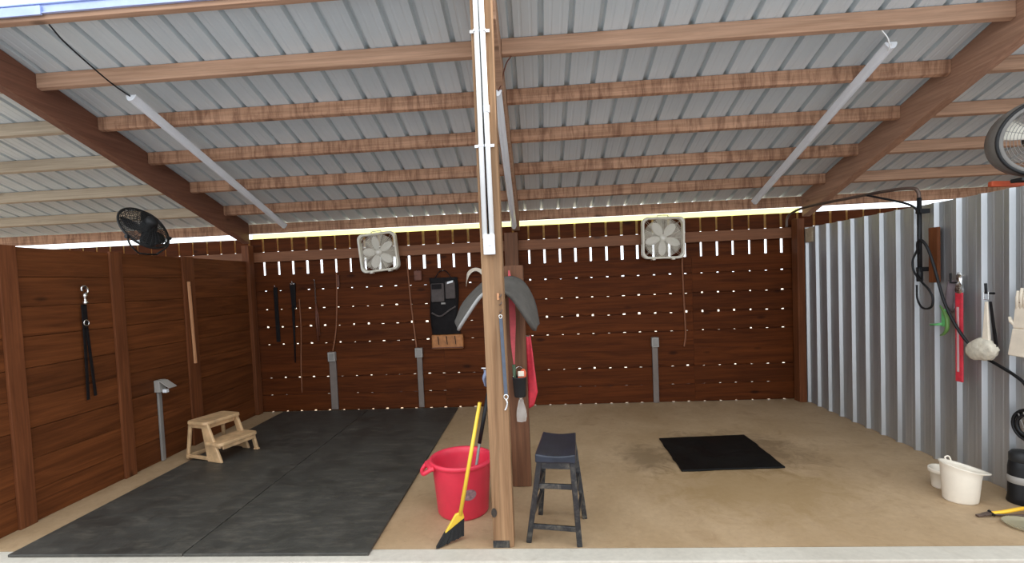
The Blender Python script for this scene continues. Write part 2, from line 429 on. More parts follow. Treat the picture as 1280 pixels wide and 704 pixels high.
# ------------------------------------------------------------------ posts
def post(x0, x1, y0, y1, z1, mat, label, group=None, z0=0.001, name='wooden_post'):
    m = MB(); m.box(x0, x1, y0, y1, z0, z1); return tag(m.obj(name, mat, bevel=.006), label, 'post', group)
t = thing('wooden_post', (-.287, 3.21, 0), 'tall square timber post standing in the middle at the stall front', 'post')
m = MB(); m.box(-.069, .069, -.068, .068, .001, roofz(3.27)-.01); m.obj('post_shaft', POSTM, t, bevel=.007)
m = MB(); m.box(-.0705, .040, -.0705, -.0678, .002, .050); m.obj('dark_end_scar', WORN, t)
m = MB()
m.lathe([(.001, .0), (.015, .002), (.019, .004)], 16, (-.055, -.0685, .24), Matrix.Rotation(R_(90), 4, 'X'), 1, 1.7)
m.obj('knot', plain('dark_knot', (.035, .025, .018), .8, var=.4, vscale=40), t)
post(-.274, -.112, 4.09, 4.24, 1.90, POSTD, 'short dark brown post with sawn top, standing behind the front post')
post(-.42, -.235, 6.62, DY-.04, 2.43, POSTD, 'brown post against the back wall, under the middle rafter')
post(AX-.06, AX+.045, 6.62, DY-.04, 2.43, WALLZ, 'dark post in the back left corner')
post(BX-.14, BX-.045, 6.60, DY-.04, 2.43, WALLZ, 'dark post in the back corner beside the corrugated wall')

# ------------------------------------------------------------------ rafters
def rafter(x0, x1, mat, label, y0=3.19, y1=7.19, h=.285):
    m = MB(); a, b = y0, y1
    m.hexa([(x0,a,roofz(a)-h),(x1,a,roofz(a)-h),(x1,b,roofz(b)-h*.55),(x0,b,roofz(b)-h*.55)], [(x0,a,roofz(a)),(x1,a,roofz(a)),(x1,b,roofz(b)),(x0,b,roofz(b))])
    return tag(m.obj('roof_rafter', mat, bevel=.004), label, 'rafter')
def rafter2(x0, x1, mat, label):
    m = MB(); a, b, c = 3.19, 6.74, 6.80; h = .285
    for (p, q, hp, hq) in ((a, c, h, h),):
        m.hexa([(x0,p,roofz(p)-hp),(x1,p,roofz(p)-hp),(x1,q,roofz(q)-hq),(x0,q,roofz(q)-hq)], [(x0,p,roofz(p)),(x1,p,roofz(p)),(x1,q,roofz(q)),(x0,q,roofz(q))])
    return tag(m.obj('roof_rafter', mat, bevel=.004), label, 'rafter')
XL = (AX-.10, AX); XC = (-.31, -.205); XR = (BX, BX+.10)
def raft_sp(x0, x1, mat, label, name='roof_rafter', y0=3.33):
    m = MB(); b = DY-.045; h = .285
    m.hexa([(x0,y0,roofz(y0)-h),(x1,y0,roofz(y0)-h),(x1,b,roofz(b)-h),(x0,b,roofz(b)-h)], [(x0,y0,roofz(y0)),(x1,y0,roofz(y0)),(x1,b,roofz(b)),(x0,b,roofz(b))])
    return tag(m.obj(name, mat, bevel=.004), label, 'rafter')
raft_sp(*XL, RAFT, 'dark brown rafter sloping down over the left board wall')
raft_sp(*XC, PURL, 'middle rafter running back behind the tall front post')
raft_sp(*XR, RAFTR, 'light brown rafter sloping down over the corrugated wall')

# ------------------------------------------------------------------ purlins
YF = [3.32, 3.845, 4.40, 4.975, 5.585, 6.19]
ordn = ['roof edge', 'first from the front', 'second from the front', 'third from the front', 'fourth from the front', 'fifth from the front']
bays = [(-9.0, XL[0]-.002, 'in the stall beyond the left wall', PURLP, PURLP), (XL[1]+.002, XC[0]-.002, 'in the left stall roof', PURL, PURLM),
        (XC[1]+.002, XR[0]-.002, 'in the right stall roof', PURL, PURLM), (XR[1]+.002, 8.3, 'in the stall beyond the corrugated wall', PURL, PURL)]
for x0, x1, where, ma, mb in bays:
    for k, y in enumerate(YF):
        m = MB(); h = .118 if k else .052; t_ = .040
        zt = roofz(y)-.001; zb = roofz(y+t_)-.001
        m.hexa([(x0,y,zt-h),(x1,y,zt-h),(x1,y+t_,zb-h),(x0,y+t_,zb-h)], [(x0,y,zt),(x1,y,zt),(x1,y+t_,zb),(x0,y+t_,zb)])
        q = m.obj('roof_purlin', ma if k < 2 else mb, bevel=.004)
        tag(q, ('purlin at the %s %s' if k == 0 else 'wooden purlin, %s, %s') % ((ordn[k], where)), 'purlin', 'purlins '+where)
# eave plate with the rib openings just above it
m = MB(); zt = roofz(DY)-.001
m.hexa([(-9.4,DY-.04,2.600),(8.4,DY-.04,2.600),(8.4,DY+.0,2.600),(-9.4,DY+.0,2.600)], [(-9.4,DY-.04,zt+.002),(8.4,DY-.04,zt+.002),(8.4,DY,zt-.006),(-9.4,DY,zt-.006)])
tag(m.obj('eave_beam', PURLM, bevel=.002), 'long mottled beam along the eave above the bright gap', 'beam')
# drip edge of the roof front
m = MB()
z0 = roofz(3.32)
m.box(-9.0, -.40, 3.304, 3.318, z0-.020, z0+.040); m.box(-9.0, -.40, 3.296, 3.304, z0-.020, z0-.012); m.box(-9.0, -.40, 3.290, 3.322, z0+.040, z0+.052)
m.box(-3.78, -3.42, 3.288, 3.3035, z0-.034, z0+.030)
tag(m.obj('drip_edge', BLUEMET, bevel=.002), 'bluish metal drip edge along the left roof front', 'metal trim')

# ================================================================== things on the floor
# two rubber mats side by side
for x0, x1, lab in ((-3.735, -2.466, 'long black rubber stall mat lying nearest the left board wall'), (-2.458, -1.176, 'long black rubber stall mat with its edge towards the red tub')):
    m = MB(); m.box(x0, x1, 3.055, 6.725, .001, .020)
    tag(m.obj('rubber_mat', RUBBER, bevel=.004), lab, 'mat', 'rubber mats on the left stall floor')
# wet mat over the drain in the right stall
def wetmat():
    c = [(1.245, 5.24), (2.165, 5.30), (2.145, 4.40), (1.225, 4.355)]
    m = MB(); P = []
    for i in range(4):
        a, b = Vector(c[i]), Vector(c[(i+1) % 4])
        for k in range(12):
            t = k/12; p = a.lerp(b, t); n = Vector(((b-a).y, -(b-a).x)).normalized()
            P.append((p + n*rnd.uniform(-.006, .006)))
    lo = [m.bm.verts.new((p.x, p.y, .001)) for p in P]; hi = [m.bm.verts.new((p.x, p.y, .018)) for p in P]
    m.bm.faces.new(hi); m.bm.faces.new(lo[::-1])
    for i in range(len(P)): m.bm.faces.new((lo[i], lo[(i+1) % len(P)], hi[(i+1) % len(P)], hi[i]))
    return tag(m.obj('drain_mat', RUBDARK, bevel=.006), 'small square black wet mat on the concrete of the right stall', 'mat')
wetmat()

# step stool
def step_stool():
    t = thing('step_stool', (-3.795, 4.893, .0215), 'dirty beige plastic two-step stool beside the left wall, on the mat edge', 'step stool', rz=R_(-17.6))
    t.location.z = .0
    W = .40; H = .405; D = .54; h2 = .205
    def side(y0, s):
        # side frame: sloping rear leg, wide middle leg, base bar, lower front leg
        m = MB(); th = .03
        lean = .03*s
        def strip(a, b, wa, wb):
            (x0, z0), (x1, z1) = a, b
            lo = [(x0-wa/2, y0-th/2-lean*(1-z0/H), z0), (x0+wa/2, y0-th/2-lean*(1-z0/H), z0), (x0+wa/2, y0+th/2-lean*(1-z0/H), z0), (x0-wa/2, y0+th/2-lean*(1-z0/H), z0)]
            hi = [(x1-wb/2, y0-th/2-lean*(1-z1/H), z1), (x1+wb/2, y0-th/2-lean*(1-z1/H), z1), (x1+wb/2, y0+th/2-lean*(1-z1/H), z1), (x1-wb/2, y0+th/2-lean*(1-z1/H), z1)]
            m.hexa(lo, hi)
        strip((.015, .0), (.045, H-.02), .035, .04)             # rear leg
        if s > 0: strip((.425, .0), (.262, H-.02), .205, .10)    # wide flared near leg under both steps
        else: strip((.355, .0), (.245, H-.02), .10, .07)
        m.box(.0, .34, y0-th/2-lean, y0+th/2-lean, .012, .05)   # base bar
        m.box(.03, .29, y0-th/2, y0+th/2, H-.075, H-.02)        # upper rim
        if s < 0: strip((.515, .0), (.475, h2-.01), .045, .05)  # front leg
        m.box(.37, .50, y0-th/2-lean*.5, y0+th/2-lean*.5, h2-.06, h2-.01)
        return m.obj('side_frame', BEIGE, t, bevel=.010, segs=3)
    side(.015, 1); side(W-.015, -1)
    def slab(x0, x1, z, name, yo):
        m = MB(); n = 8; P = []
        r = .05
        for cx_, cy_, a0 in ((x1-r, W+yo-r, 0), (x0+r, W+yo-r, 90), (x0+r, -yo+r, 180), (x1-r, -yo+r, 270)):
            for k in range(n+1):
                a = R_(a0+90*k/n); P.append((cx_+r*math.cos(a), cy_+r*math.sin(a)))
        lo = [m.bm.verts.new((p[0], p[1], z-.035)) for p in P]; hi = [m.bm.verts.new((p[0]*.985+(x0+x1)/2*.015, p[1]*.985+W/2*.015, z)) for p in P]
        m.bm.faces.new(hi); m.bm.faces.new(lo[::-1])
        for i in range(len(P)): m.bm.faces.new((lo[i], lo[(i+1) % len(P)], hi[(i+1) % len(P)], hi[i]))
        return m.obj(name, BEIGE, t, bevel=.008)
    slab(.01, .31, H, 'top_step', .02); slab(.27, .535, h2, 'lower_step', .035)
    m = MB(); m.box(.285, .30, .03, W-.03, h2, H-.03) if False else m.box(.245, .262, .03, W-.03, H-.085, H-.03); m.obj('riser', BEIGE, t, bevel=.004)
    m = MB(); m.box(.50, .518, .01, W-.01, h2-.075, h2-.02); m.obj('front_skirt', BEIGE, t, bevel=.004)
    m = MB(); m.box(.02, .035, .02, W-.02, .012, .05); m.obj('rear_bar', BEIGE, t, bevel=.004)
    for y in (W+.01,):
        m = MB(); m.box(.49, .545, y-.02, y+.02, .001, .018); m.obj('foot', BEIGE, t, bevel=.005)
    t.location.z = .021; return t
step_stool()

# red tub
def tub():
    t = thing('muck_tub', (-.640, 3.690, .001), 'round red plastic tub standing left of the tall front post', 'tub')
    m = MB()
    m.lathe([(.0001, .0), (.188, .0), (.197, .012), (.225, .37), (.232, .385), (.247, .39), (.250, .41), (.243, .422), (.228, .420), (.218, .405), (.212, .37), (.186, .02), (.0001, .016)], 48, close=False)
    m.obj('tub_shell', RED, t, smooth=True)
    for a in (205, 25):
        m = MB(); c, s = math.cos(R_(a)), math.sin(R_(a)); q = Vector((-s, c, 0)); o = Vector((c, s, 0))
        pts = [o*.235 - q*.085 + Vector((0, 0, .395)), o*.262 - q*.07 + Vector((0, 0, .385)), o*.30 - q*.04 + Vector((0, 0, .355)), o*.305 + Vector((0, 0, .345)), o*.30 + q*.04 + Vector((0, 0, .355)), o*.262 + q*.07 + Vector((0, 0, .385)), o*.235 + q*.085 + Vector((0, 0, .395))]
        m.tube(bez(pts, 5), .017, 10); h = m.obj('handle', RED, t, smooth=True)
        m = MB(); mt = Matrix.Rotation(R_(a), 4, 'Z')
        m.box(.232, .275, -.075, .075, .375, .41, mt); m.obj('handle_lug', RED, t, bevel=.01)
    m = MB(); n = 20; V = []
    for i in range(n):                                            # oval label on the curved side
        a = 2*PI*i/n; th = R_(292) + .27*math.cos(a); z = .20 + .042*math.sin(a); r = .2015 + .0806*z+.0015 - .004
        r = .197 + (z-.012)*(.028/.358) + .0015
        V.append(m.bm.verts.new((r*math.cos(th), r*math.sin(th), z)))
    cz = m.bm.verts.new(((.2145)*math.cos(R_(292)), .2145*math.sin(R_(292)), .20))
    for i in range(n): m.bm.faces.new((V[i], V[(i+1) % n], cz))
    o = m.obj('oval_label', LABELM, t, solid=.001); o['label'] = 'faded grey oval label'
    return t
tub()
# mop pole standing in the tub
t = thing('pole', (-.575, 3.60, .03), 'grey metal pole with black grip leaning inside the red tub', 'pole')
m = MB(); m.tube([(0, 0, 0), (.085, .07, .50)], .011, 10); m.obj('shaft', GREYM, t, smooth=True)
m = MB(); m.tube([(.085, .07, .50), (.165, .115, .88)], .015, 10); o = m.obj('grip', BLACK, t, smooth=True)

# broom leaning on the post
def broom():
    t = thing('broom', (-.62, 3.19, 0), 'yellow handled angle broom with black bristles leaning against the front post', 'broom')
    a = Vector((.035, .035, .185)); b = Vector((.205, .035, .96)); 
    m = MB(); m.tube([a, b], [.014, .0125], 12); m.obj('handle', YEL, t, smooth=True)
    # head: slanted block widening down to the right
    lo = [(-.070, -.020, .075), (.060, .060, .150), (.052, .090, .150), (-.078, .012, .075)]
    hi = [(.008, .008, .200), (.054, .042, .205), (.048, .062, .205), (.000, .032, .200)]
    m = MB(); m.hexa(lo, hi); m.obj('broom_head', YEL, t, bevel=.008, segs=3)
    lo = [(-.118, -.072, .001), (.054, .050, .028), (.042, .100, .028), (-.128, -.030, .001)]
    hi = [(-.066, -.016, .085), (.058, .062, .150), (.050, .088, .150), (-.074, .010, .085)]
    m = MB(); n = 16
    L = [Vector(p) for p in lo]; H = [Vector(p) for p in hi]
    for i in range(n):
        for j in range(3):
            def q(C, u, v): return (C[0].lerp(C[1], u)).lerp(C[3].lerp(C[2], u), v)
            u0_, u1_ = i/n+.004, (i+1)/n-.004; v0, v1 = j/3+.02, (j+1)/3-.02; dz = Vector((0, 0, rnd.uniform(0, .008)))
            m.hexa([q(L, u0_, v0)+dz, q(L, u1_, v0)+dz, q(L, u1_, v1)+dz, q(L, u0_, v1)+dz], [q(H, u0_, v0), q(H, u1_, v0), q(H, u1_, v1), q(H, u0_, v1)])
    m.obj('bristles', BRIST, t)
    return t
broom()

# bar stool
def stool():
    t = thing('bar_stool', (.086, 3.37, 0), 'worn black wooden stool standing right of the front post', 'stool')
    ft = [Vector((-.122, 3.215, .001)), Vector((.215, 3.155, .001)), Vector((.285, 3.53, .001)), Vector((-.04, 3.60, .001))]
    C = Vector((.086, 3.37, 0)); ft = [p-C for p in ft]
    tp = [Vector((-.030, 3.175, .57)), Vector((.185, 3.150, .57)), Vector((.225, 3.545, .57)), Vector((.015, 3.575, .57))]; tp = [p-C for p in tp]
    # swap: small inward lean at the seat
    def at(i, z): return ft[i].lerp(tp[i], (z-.001)/.569)
    m = MB(); seat = [Vector((-.058, 3.135, 0)), Vector((.205, 3.105, 0)), Vector((.245, 3.575, 0)), Vector((.003, 3.61, 0))]; seat = [p-C for p in seat]
    def sf(u, v):
        p = seat[0].lerp(seat[1], u).lerp(seat[3].lerp(seat[2], u), v)
        return p + Vector((0, 0, .618 + .014*(2*u-1)**2 - .012*(2*v-1)**2*0))
    m.grid(sf, 10, 10)
    top = [v for v in m.bm.verts]
    r = bmesh.ops.extrude_face_region(m.bm, geom=m.bm.faces[:])
    for v in r['geom']:
        if isinstance(v, bmesh.types.BMVert): v.co.z = .572
    m.obj('seat', SEATM, t, bevel=.009, segs=3)
    for i in range(4):
        m = MB(); m.beam(ft[i], tp[i], .036, .036, (0, 1, 0)); m.obj('leg', WORN, t, bevel=.005)
    for i, j, z in ((0, 1, .40), (0, 1, .115), (3, 2, .45), (3, 2, .225), (0, 3, .33), (0, 3, .18), (1, 2, .33), (1, 2, .18)):
        m = MB(); m.beam(at(i, z), at(j, z), .020, .034, (0, 0, 1)); m.obj('stretcher', WORN, t, bevel=.004)
    for i, j in ((0, 1), (3, 2), (0, 3), (1, 2)):
        m = MB(); m.beam(at(i, .545), at(j, .545), .018, .05, (0, 0, 1)); m.obj('seat_rail', WORN, t, bevel=.003)
    return t
stool()

# tubs and tools by the right wall
def jug():
    t = thing('feed_tub', (3.085, 3.755, .001), 'large cream plastic tub with a pouring lip on the floor by the corrugated wall', 'tub')
    def outline(s, lip, n=40):
        P = []
        for k in range(n):
            a = 2*PI*k/n; x = .105*s*math.cos(a); y = .095*s*math.sin(a)
            if lip and math.cos(a) > .5: x += lip*((math.cos(a)-.5)/.5)**1.5
            P.append((x, y))
        return P
    m = MB(); rings = []
    for s, lip, z in ((.02, 0, 0), (.97, 0, 0), (1.0, 0, .01), (1.11, .005, .20), (1.14, .01, .238), (1.20, .055, .250), (1.21, .058, .258), (1.10, .045, .256), (1.06, .0, .235), (.93, 0, .015), (.02, 0, .012)):
        tilt = .03 if z > .1 else 0
        rings.append([m.bm.verts.new((x, y, z + (tilt*(-x/.12) if z > .1 else 0))) for x, y in outline(s, lip)])
    for A, B in zip(rings, rings[1:]):
        n = len(A)
        for k in range(n): m.bm.faces.new((A[k], A[(k+1) % n], B[(k+1) % n], B[k]))
    m.obj('tub_shell', CREAM, t, smooth=True)
    m = MB(); m.tube(bez([(-.02, .105, .24), (-.035, .12, .275), (-.01, .118, .285), (.0, .11, .25)], 5), .006, 8); m.obj('handle', CREAM, t, smooth=True)
    t.rotation_euler = (0, 0, R_(-12))
    t = thing('small_tub', (3.135, 3.975, .001), 'small white round cup partly hidden behind the cream feed tub', 'cup')
    m = MB(); m.lathe([(.0001, 0), (.066, 0), (.070, .01), (.078, .118), (.090, .122), (.092, .150), (.086, .156), (.076, .150), (.066, .012), (.0001, .01)], 32, close=False); m.obj('cup_shell', CREAM, t, smooth=True)
    m = MB(); m.tube(bez([(.06, .055, .13), (.085, .075, .10), (.08, .07, .06), (.055, .05, .05)], 5), .007, 8); m.obj('handle', CREAM, t, smooth=True)
jug()
def canister():
    t = thing('pump_sprayer', (3.463, 3.70, .001), 'black plastic sprayer bottle with grey band at the foot of the corrugated wall', 'sprayer')
    m = MB(); m.lathe([(.0001, 0), (.078, 0), (.083, .008), (.076, .05), (.076, .26), (.070, .30), (.066, .31), (.0001, .315)], 32, close=False); m.obj('bottle', BLACK, t, smooth=True)
    m = MB(); m.lathe([(.077, .15), (.0785, .152), (.0785, .20), (.077, .202)], 32, close=False); o = m.obj('band', GREYB, t, smooth=True); o['label'] = 'grey band'
    m = MB(); m.lathe([(.066, .305), (.070, .31), (.070, .36), (.055, .38), (.03, .385), (.0001, .386)], 32, close=False); o = m.obj('cap', FANDARK, t, smooth=True)
canister()
def coil():
    t = thing('coiled_hose', (3.50, 3.68, .50), 'black hose looped on the corrugated wall above the sprayer bottle', 'hose')
    for i, (ry, rz_, off) in enumerate(((.105, .115, 0), (.085, .10, .012), (.065, .075, -.010))):
        m = MB(); m.tube([(off-.02*math.cos(k*PI/16), ry*math.cos(k*PI/16), .07+rz_*math.sin(k*PI/16)) for k in range(32)], .011, 8, closed=True); m.obj('loop', BLACK, t, smooth=True)
    m = MB()
    for a in (50, 75, 100, 125): m.tube([(-.01, .02*math.cos(R_(a)), .0), (-.02, .10*math.cos(R_(a)), .07+.10*math.sin(R_(a)))], .0045, 6)
    m.obj('inner_wires', GREYM, t, smooth=True)
coil()
def nippers():
    t = thing('hoof_nippers', (3.05, 3.50, .012), 'long steel cutter with yellow grip lying on the concrete at the right edge', 'tool')
    m = MB(); m.beam((-.075, -.01, .0), (.03, .0, .008), .024, .014); m.beam((-.03, -.006, .004), (.02, .002, .012), .034, .012); m.obj('blade', BROWNPIPE, t, bevel=.003)
    m = MB(); m.tube([(.028, -.022, .006), (.030, .022, .018)], .010, 8); m.obj('pivot', BLACK, t)
    m = MB(); m.tube(bez([(.03, .0, .010), (.10, .0, .018), (.20, .01, .030), (.30, .04, .026), (.38, .06, .02)], 6), .013, 10); o = m.obj('handle', YELP, t, smooth=True); o['label'] = 'yellow rubber grip'
    m = MB(); m.tube(bez([(.03, -.008, .006), (.14, -.025, .008), (.28, -.03, .008), (.45, -.02, .006)], 6), .008, 8); m.obj('handle', BROWNPIPE, t, smooth=True)
nippers()
t = thing('plastic_dish', (3.20, 3.33, .0), 'murky clear plastic dish lying flat on the concrete at the right edge', 'dish')
m = MB(); m.lathe([(.0001, .003), (.10, .003), (.12, .006), (.135, .022), (.140, .024), (.137, .018), (.122, .0015), (.0001, .0012)], 40, sx=1.15, sy=.85, close=False); m.obj('dish_shell', DISHM, t, smooth=True)
t.rotation_euler = (0, 0, R_(-35))

# ================================================================== lights and conduit
def tube_light(p0, p1, label, wdt=.085):
    p0, p1 = Vector(p0), Vector(p1); t = thing('tube_light', p0, label, 'light', 'tube lights under the roof')
    d = p1-p0; L = d.length; mt = d.to_track_quat('Y', 'Z').to_matrix().to_4x4(); t.rotation_euler = mt.to_euler()
    m = MB(); P = [(-wdt/2, .0), (-wdt/2, -.012), (-wdt*.3, -.045), (-wdt*.12, -.055), (wdt*.12, -.055), (wdt*.3, -.045), (wdt/2, -.012), (wdt/2, 0)]
    m.prism([(x, z) for x, z in P], L-.04, Matrix.Translation((0, .02, 0))); m.obj('diffuser', LED, t)
    for y in (0, L-.02):
        m = MB(); m.prism([(x*1.04, z*1.04) for x, z in P], .02, Matrix.Translation((0, y, 0))); m.obj('end_cap', WHITE, t)
    return t
def rz_(y, d=.123): return roofz(y)-d
tube_light((-3.385, 3.99, rz_(3.99)), (-3.46, 6.55, rz_(6.55)), 'white tube light fixed under the left stall roof')
tube_light((2.795, 4.00, rz_(4.00)), (2.87, 6.55, rz_(6.55)), 'white tube light fixed under the right stall roof')
tube_light((-.258, 3.99, rz_(3.99, .290)), (-.275, 6.55, rz_(6.55, .290)), 'white tube light under the middle rafter behind the post', .07)
def cord(name, pts, r, mat, label, cat='cord', n=8, group=None):
    m = MB(); m.tube(bez(pts, n), r, 6); return tag(m.obj(name, mat, smooth=True), label, cat, group)
cord('light_cord', [(-3.45, 3.375, roofz(3.375)-.04), (-3.44, 3.5, roofz(3.5)-.09), (-3.42, 3.82, roofz(3.82)-.13), (-3.39, 3.985, rz_(3.99)-.012)], .006, BLACK, 'thin black cord running to the near end of the left tube light')
cord('light_cord', [(2.65, 3.89, roofz(3.89)-.11), (2.71, 3.91, roofz(3.91)-.16), (2.745, 3.94, roofz(3.94)-.20), (2.76, 3.98, roofz(3.98)-.20), (2.795, 3.995, rz_(4.0)-.02)], .005, PVC, 'thin pale looped cord at the near end of the right tube light')
cord('light_cord', [(-.13, 3.86, roofz(3.86)-.13), (-.165, 3.87, roofz(3.86)-.17), (-.195, 3.89, roofz(3.86)-.24), (-.215, 3.94, roofz(3.9)-.285), (-.25, 3.985, rz_(3.99, .29)-.01)], .005, BROWNL, 'thin brown cord hanging from the purlin to the middle tube light')
t = thing('conduit_run', (0, 0, 0), 'two white conduits clipped down the tall front post to a white box', 'conduit')
t.location = (-.287, 3.119, 2.0)
m = MB(); m.tube([(-.034, .0, .05), (-.030, 0, 1.60)], .0165, 14); m.obj('pipe', PVC, t, smooth=True)
m = MB(); m.tube([(.012, .0, .05), (.006, 0, 1.60)], .0165, 14); m.obj('pipe', PVC, t, smooth=True)
m = MB(); m.tube([(-.009, .006, .06), (-.012, .006, 1.60)], .004, 6); m.obj('wire', BLACK, t, smooth=True)
m = MB(); m.box(-.044, .030, -.026, .011, -.055, .075); m.obj('box', WHITE, t, bevel=.005)
m = MB(); m.box(-.015, .006, -.034, -.027, .0, .022); m.obj('switch', WHITE, t, bevel=.003)
for z in (.64, 1.36):
    for c in (-.033, .009):
        s = -1 if c < 0 else 1
        m = MB(); m.lathe([(.0170, -.008), (.0195, -.008), (.0195, .008), (.0170, .008)], 20, (c, 0, z)); m.box(c+s*.018 if s > 0 else c-.042, c+.042 if s > 0 else c-.018, .004, .0105, z-.009, z+.009); m.obj('clip', WHITE, t)
m = MB(); m.lathe([(.0170, -.022), (.0205, -.022), (.0205, .022), (.0170, .022)], 20, (.0115, 0, .87)); m.obj('coupling', WHITE, t)

def outlet(x, y, z0, zb, w, label, bw=.105, bh=.135):
    t = thing('wall_outlet', (x, y, z0), label, 'outlet', 'grey outlets on the back wall')
    m = MB(); m.box(-w/2, w/2, -.028, -.001, .0+.001-z0+z0, zb-z0); m.obj('conduit_cover', CHAN, t, bevel=.004)
    m = MB(); m.box(-bw/2, bw/2, -.062, -.001, zb-z0+.001, zb-z0+bh); m.obj('box', GREYB, t, bevel=.006)
    m = MB(); m.box(-bw*.32, bw*.32, -.068, -.063, zb-z0+.02, zb-z0+bh-.02); m.obj('cover_plate', GREYM, t, bevel=.003)
    return t
outlet(-2.975, DY-.003, .022, .725, .10, 'grey outlet on the back wall, leftmost, below the hanging straps')
outlet(-1.705, DY-.003, .022, .742, .075, 'grey outlet on the back wall to the left of the tan pouch')
outlet(1.588, DY-.003, .003, .780, .075, 'grey outlet on the back wall of the right stall, below the fan cord', .095)
def outlet_left():
    t = thing('wall_outlet', (AX+.001, 4.885, .0), 'grey outlet with flipped-open cover on the left board wall beside the step stool', 'outlet')
    m = MB(); m.box(.002, .028, -.025, .025, .002, .745); m.obj('conduit', GREYM, t, bevel=.008)
    m = MB(); m.box(.002, .065, -.05, .05, .746, .875); m.obj('box', GREYB, t, bevel=.006)
    m = MB(); m.box(.0, .012, -.05, .06, -.0, .13, Matrix.Translation((.07, 0, .87)) @ Matrix.Rotation(R_(125), 4, 'Y')); m.obj('flip_cover', GREYB, t, bevel=.004)
    m = MB(); m.box(.066, .11, -.018, .025, .735, .775); o = m.obj('plug', WHITE, t, bevel=.006); o['label'] = 'white plug'
outlet_left()
# cords on the back wall
BY = DY-.012
cord('power_cord', [(1.985, BY-.03, 2.0), (1.99, BY, 1.85), (2.0, BY, 1.4), (2.01, BY, .95), (1.985, BY, .77)], .012, COPPER, 'brown cord hanging below the right box fan')
cord('power_cord', [(-1.815, BY-.03, 2.15), (-1.81, BY, 1.9), (-1.79, BY, 1.5), (-1.76, BY, 1.1), (-1.735, BY-.03, .885)], .011, COPPER, 'brown cord running from the left box fan to the outlet')
cord('brown_cord', [(-2.85, BY, 2.0), (-2.86, BY, 1.7), (-2.90, BY, 1.2), (-2.955, BY-.03, .87)], .010, COPPER, 'brown cord down the back wall to the leftmost outlet')
cord('brown_cord', [(-3.42, BY, 1.64), (-3.42, BY, 1.2), (-3.45, BY, .7), (-3.46, BY, .28)], .009, COPPER, 'thin brown cord hanging low on the back wall near the left corner')
for x, y0, z in ((-2.86, 0, 1.86),):
    m = MB(); m.box(x+.014, x+.05, DY-.03, DY-.003, z-.07, z+.10); tag(m.obj('cord_hook_block', BROWNL, bevel=.004), 'small dark block on the back wall beside the cord', 'hook')

# ================================================================== fans
def box_fan(x, z, rot, label, spin, lean=0, sz=.54):
    t = thing('box_fan', (x, DY-.115, z), label, 'box fan', 'box fans high on the back wall')
    t.rotation_euler = (R_(lean), R_(rot), 0)
    s = sz/2; r = .075; n = 6
    def rr2(s_, r_):
        P = []
        for cx_, cz_, a0 in ((s_-r_, s_-r_, 0), (-s_+r_, s_-r_, 90), (-s_+r_, -s_+r_, 180), (s_-r_, -s_+r_, 270)):
            for k in range(n+1):
                a = R_(a0+90*k/n); P.append((cx_+r_*math.cos(a), cz_+r_*math.sin(a)))
        return P
    m = MB(); rings = []
    for s_, y in ((s, -.045), (s, .05), (s-.028, .05), (s-.032, .0), (s-.028, -.045), (s-.01, -.055)):
        rings.append([m.bm.verts.new((px, y, pz)) for px, pz in rr2(s_, r)])
    rings.append(rings[0])
    for A, B in zip(rings, rings[1:]):
        for k in range(len(A)): m.bm.faces.new((A[k], A[(k+1) % len(A)], B[(k+1) % len(A)], B[k]))
    m.obj('housing', FANBODY, t, smooth=False, bevel=.003)
    for y in (-.052, .045):
        m = MB()
        for i in range(19):
            q = .03+i*(s-.05)/18.5
            m.tube([(q*math.cos(2*PI*k/40), y, q*math.sin(2*PI*k/40)) for k in range(40)], .0022, 4, closed=True)
        for k in range(16):
            a = 2*PI*k/16; L = min(s-.012, (s-.02)/max(abs(math.cos(a)), abs(math.sin(a))))
            if abs(math.cos(2*a)) < .1: L = s*1.22
            m.tube([(.03*math.cos(a), y, .03*math.sin(a)), (L*math.cos(a), y, L*math.sin(a))], .0016, 4)
        m.obj('grille', FANBODY, t)
    m = MB(); m.lathe([(.0001, -.028), (.040, -.028), (.048, -.02), (.048, .03), (.0001, .03)], 24, mat=Matrix.Rotation(R_(90), 4, 'X'), close=False); m.obj('hub', FANBLADE, t, smooth=True)
    for k in range(5):
        a0 = R_(spin+72*k); m = MB()
        def bf(u, v):
            q = .042 + (s-.082)*u; wd = .016 + .040*math.sin(PI*(u**.9)*.93)**.8 if u > 0 else .016; wd *= (1 if u < .8 else max(.12, math.sqrt(1-((u-.8)/.2)**2)))
            tt = (v-.5)*2*wd
            ca, sa = math.cos(a0), math.sin(a0)
            return (q*ca - tt*sa, tt*.35, q*sa + tt*ca)
        m.grid(bf, 12, 6); m.obj('blade', FANBLADE, t, solid=.003, smooth=True)
    m = MB(); m.tube(bez([(-.07, 0, s-.002), (-.06, 0, s+.022), (.06, 0, s+.022), (.07, 0, s-.002)], 5), .008, 8); m.obj('handle', FANBODY, t, smooth=True)
    for a in (-.13, .13):
        m = MB(); m.box(a-.02, a+.02, -.05, .05, -s-.014, -s+.001); m.obj('foot', FANBODY, t, bevel=.003)
    m = MB(); m.box(-.045, .045, .052, .075, -.05, .05); m.obj('mounting_block', GREYM, t)
    return t
box_fan(-2.185, 2.250, -5, 'cream square box fan tilted on the back wall of the left stall', 30, 0)
box_fan(1.715, 2.262, 1.0, 'cream square box fan hung upright on the back wall of the right stall', 50, 0, .56)

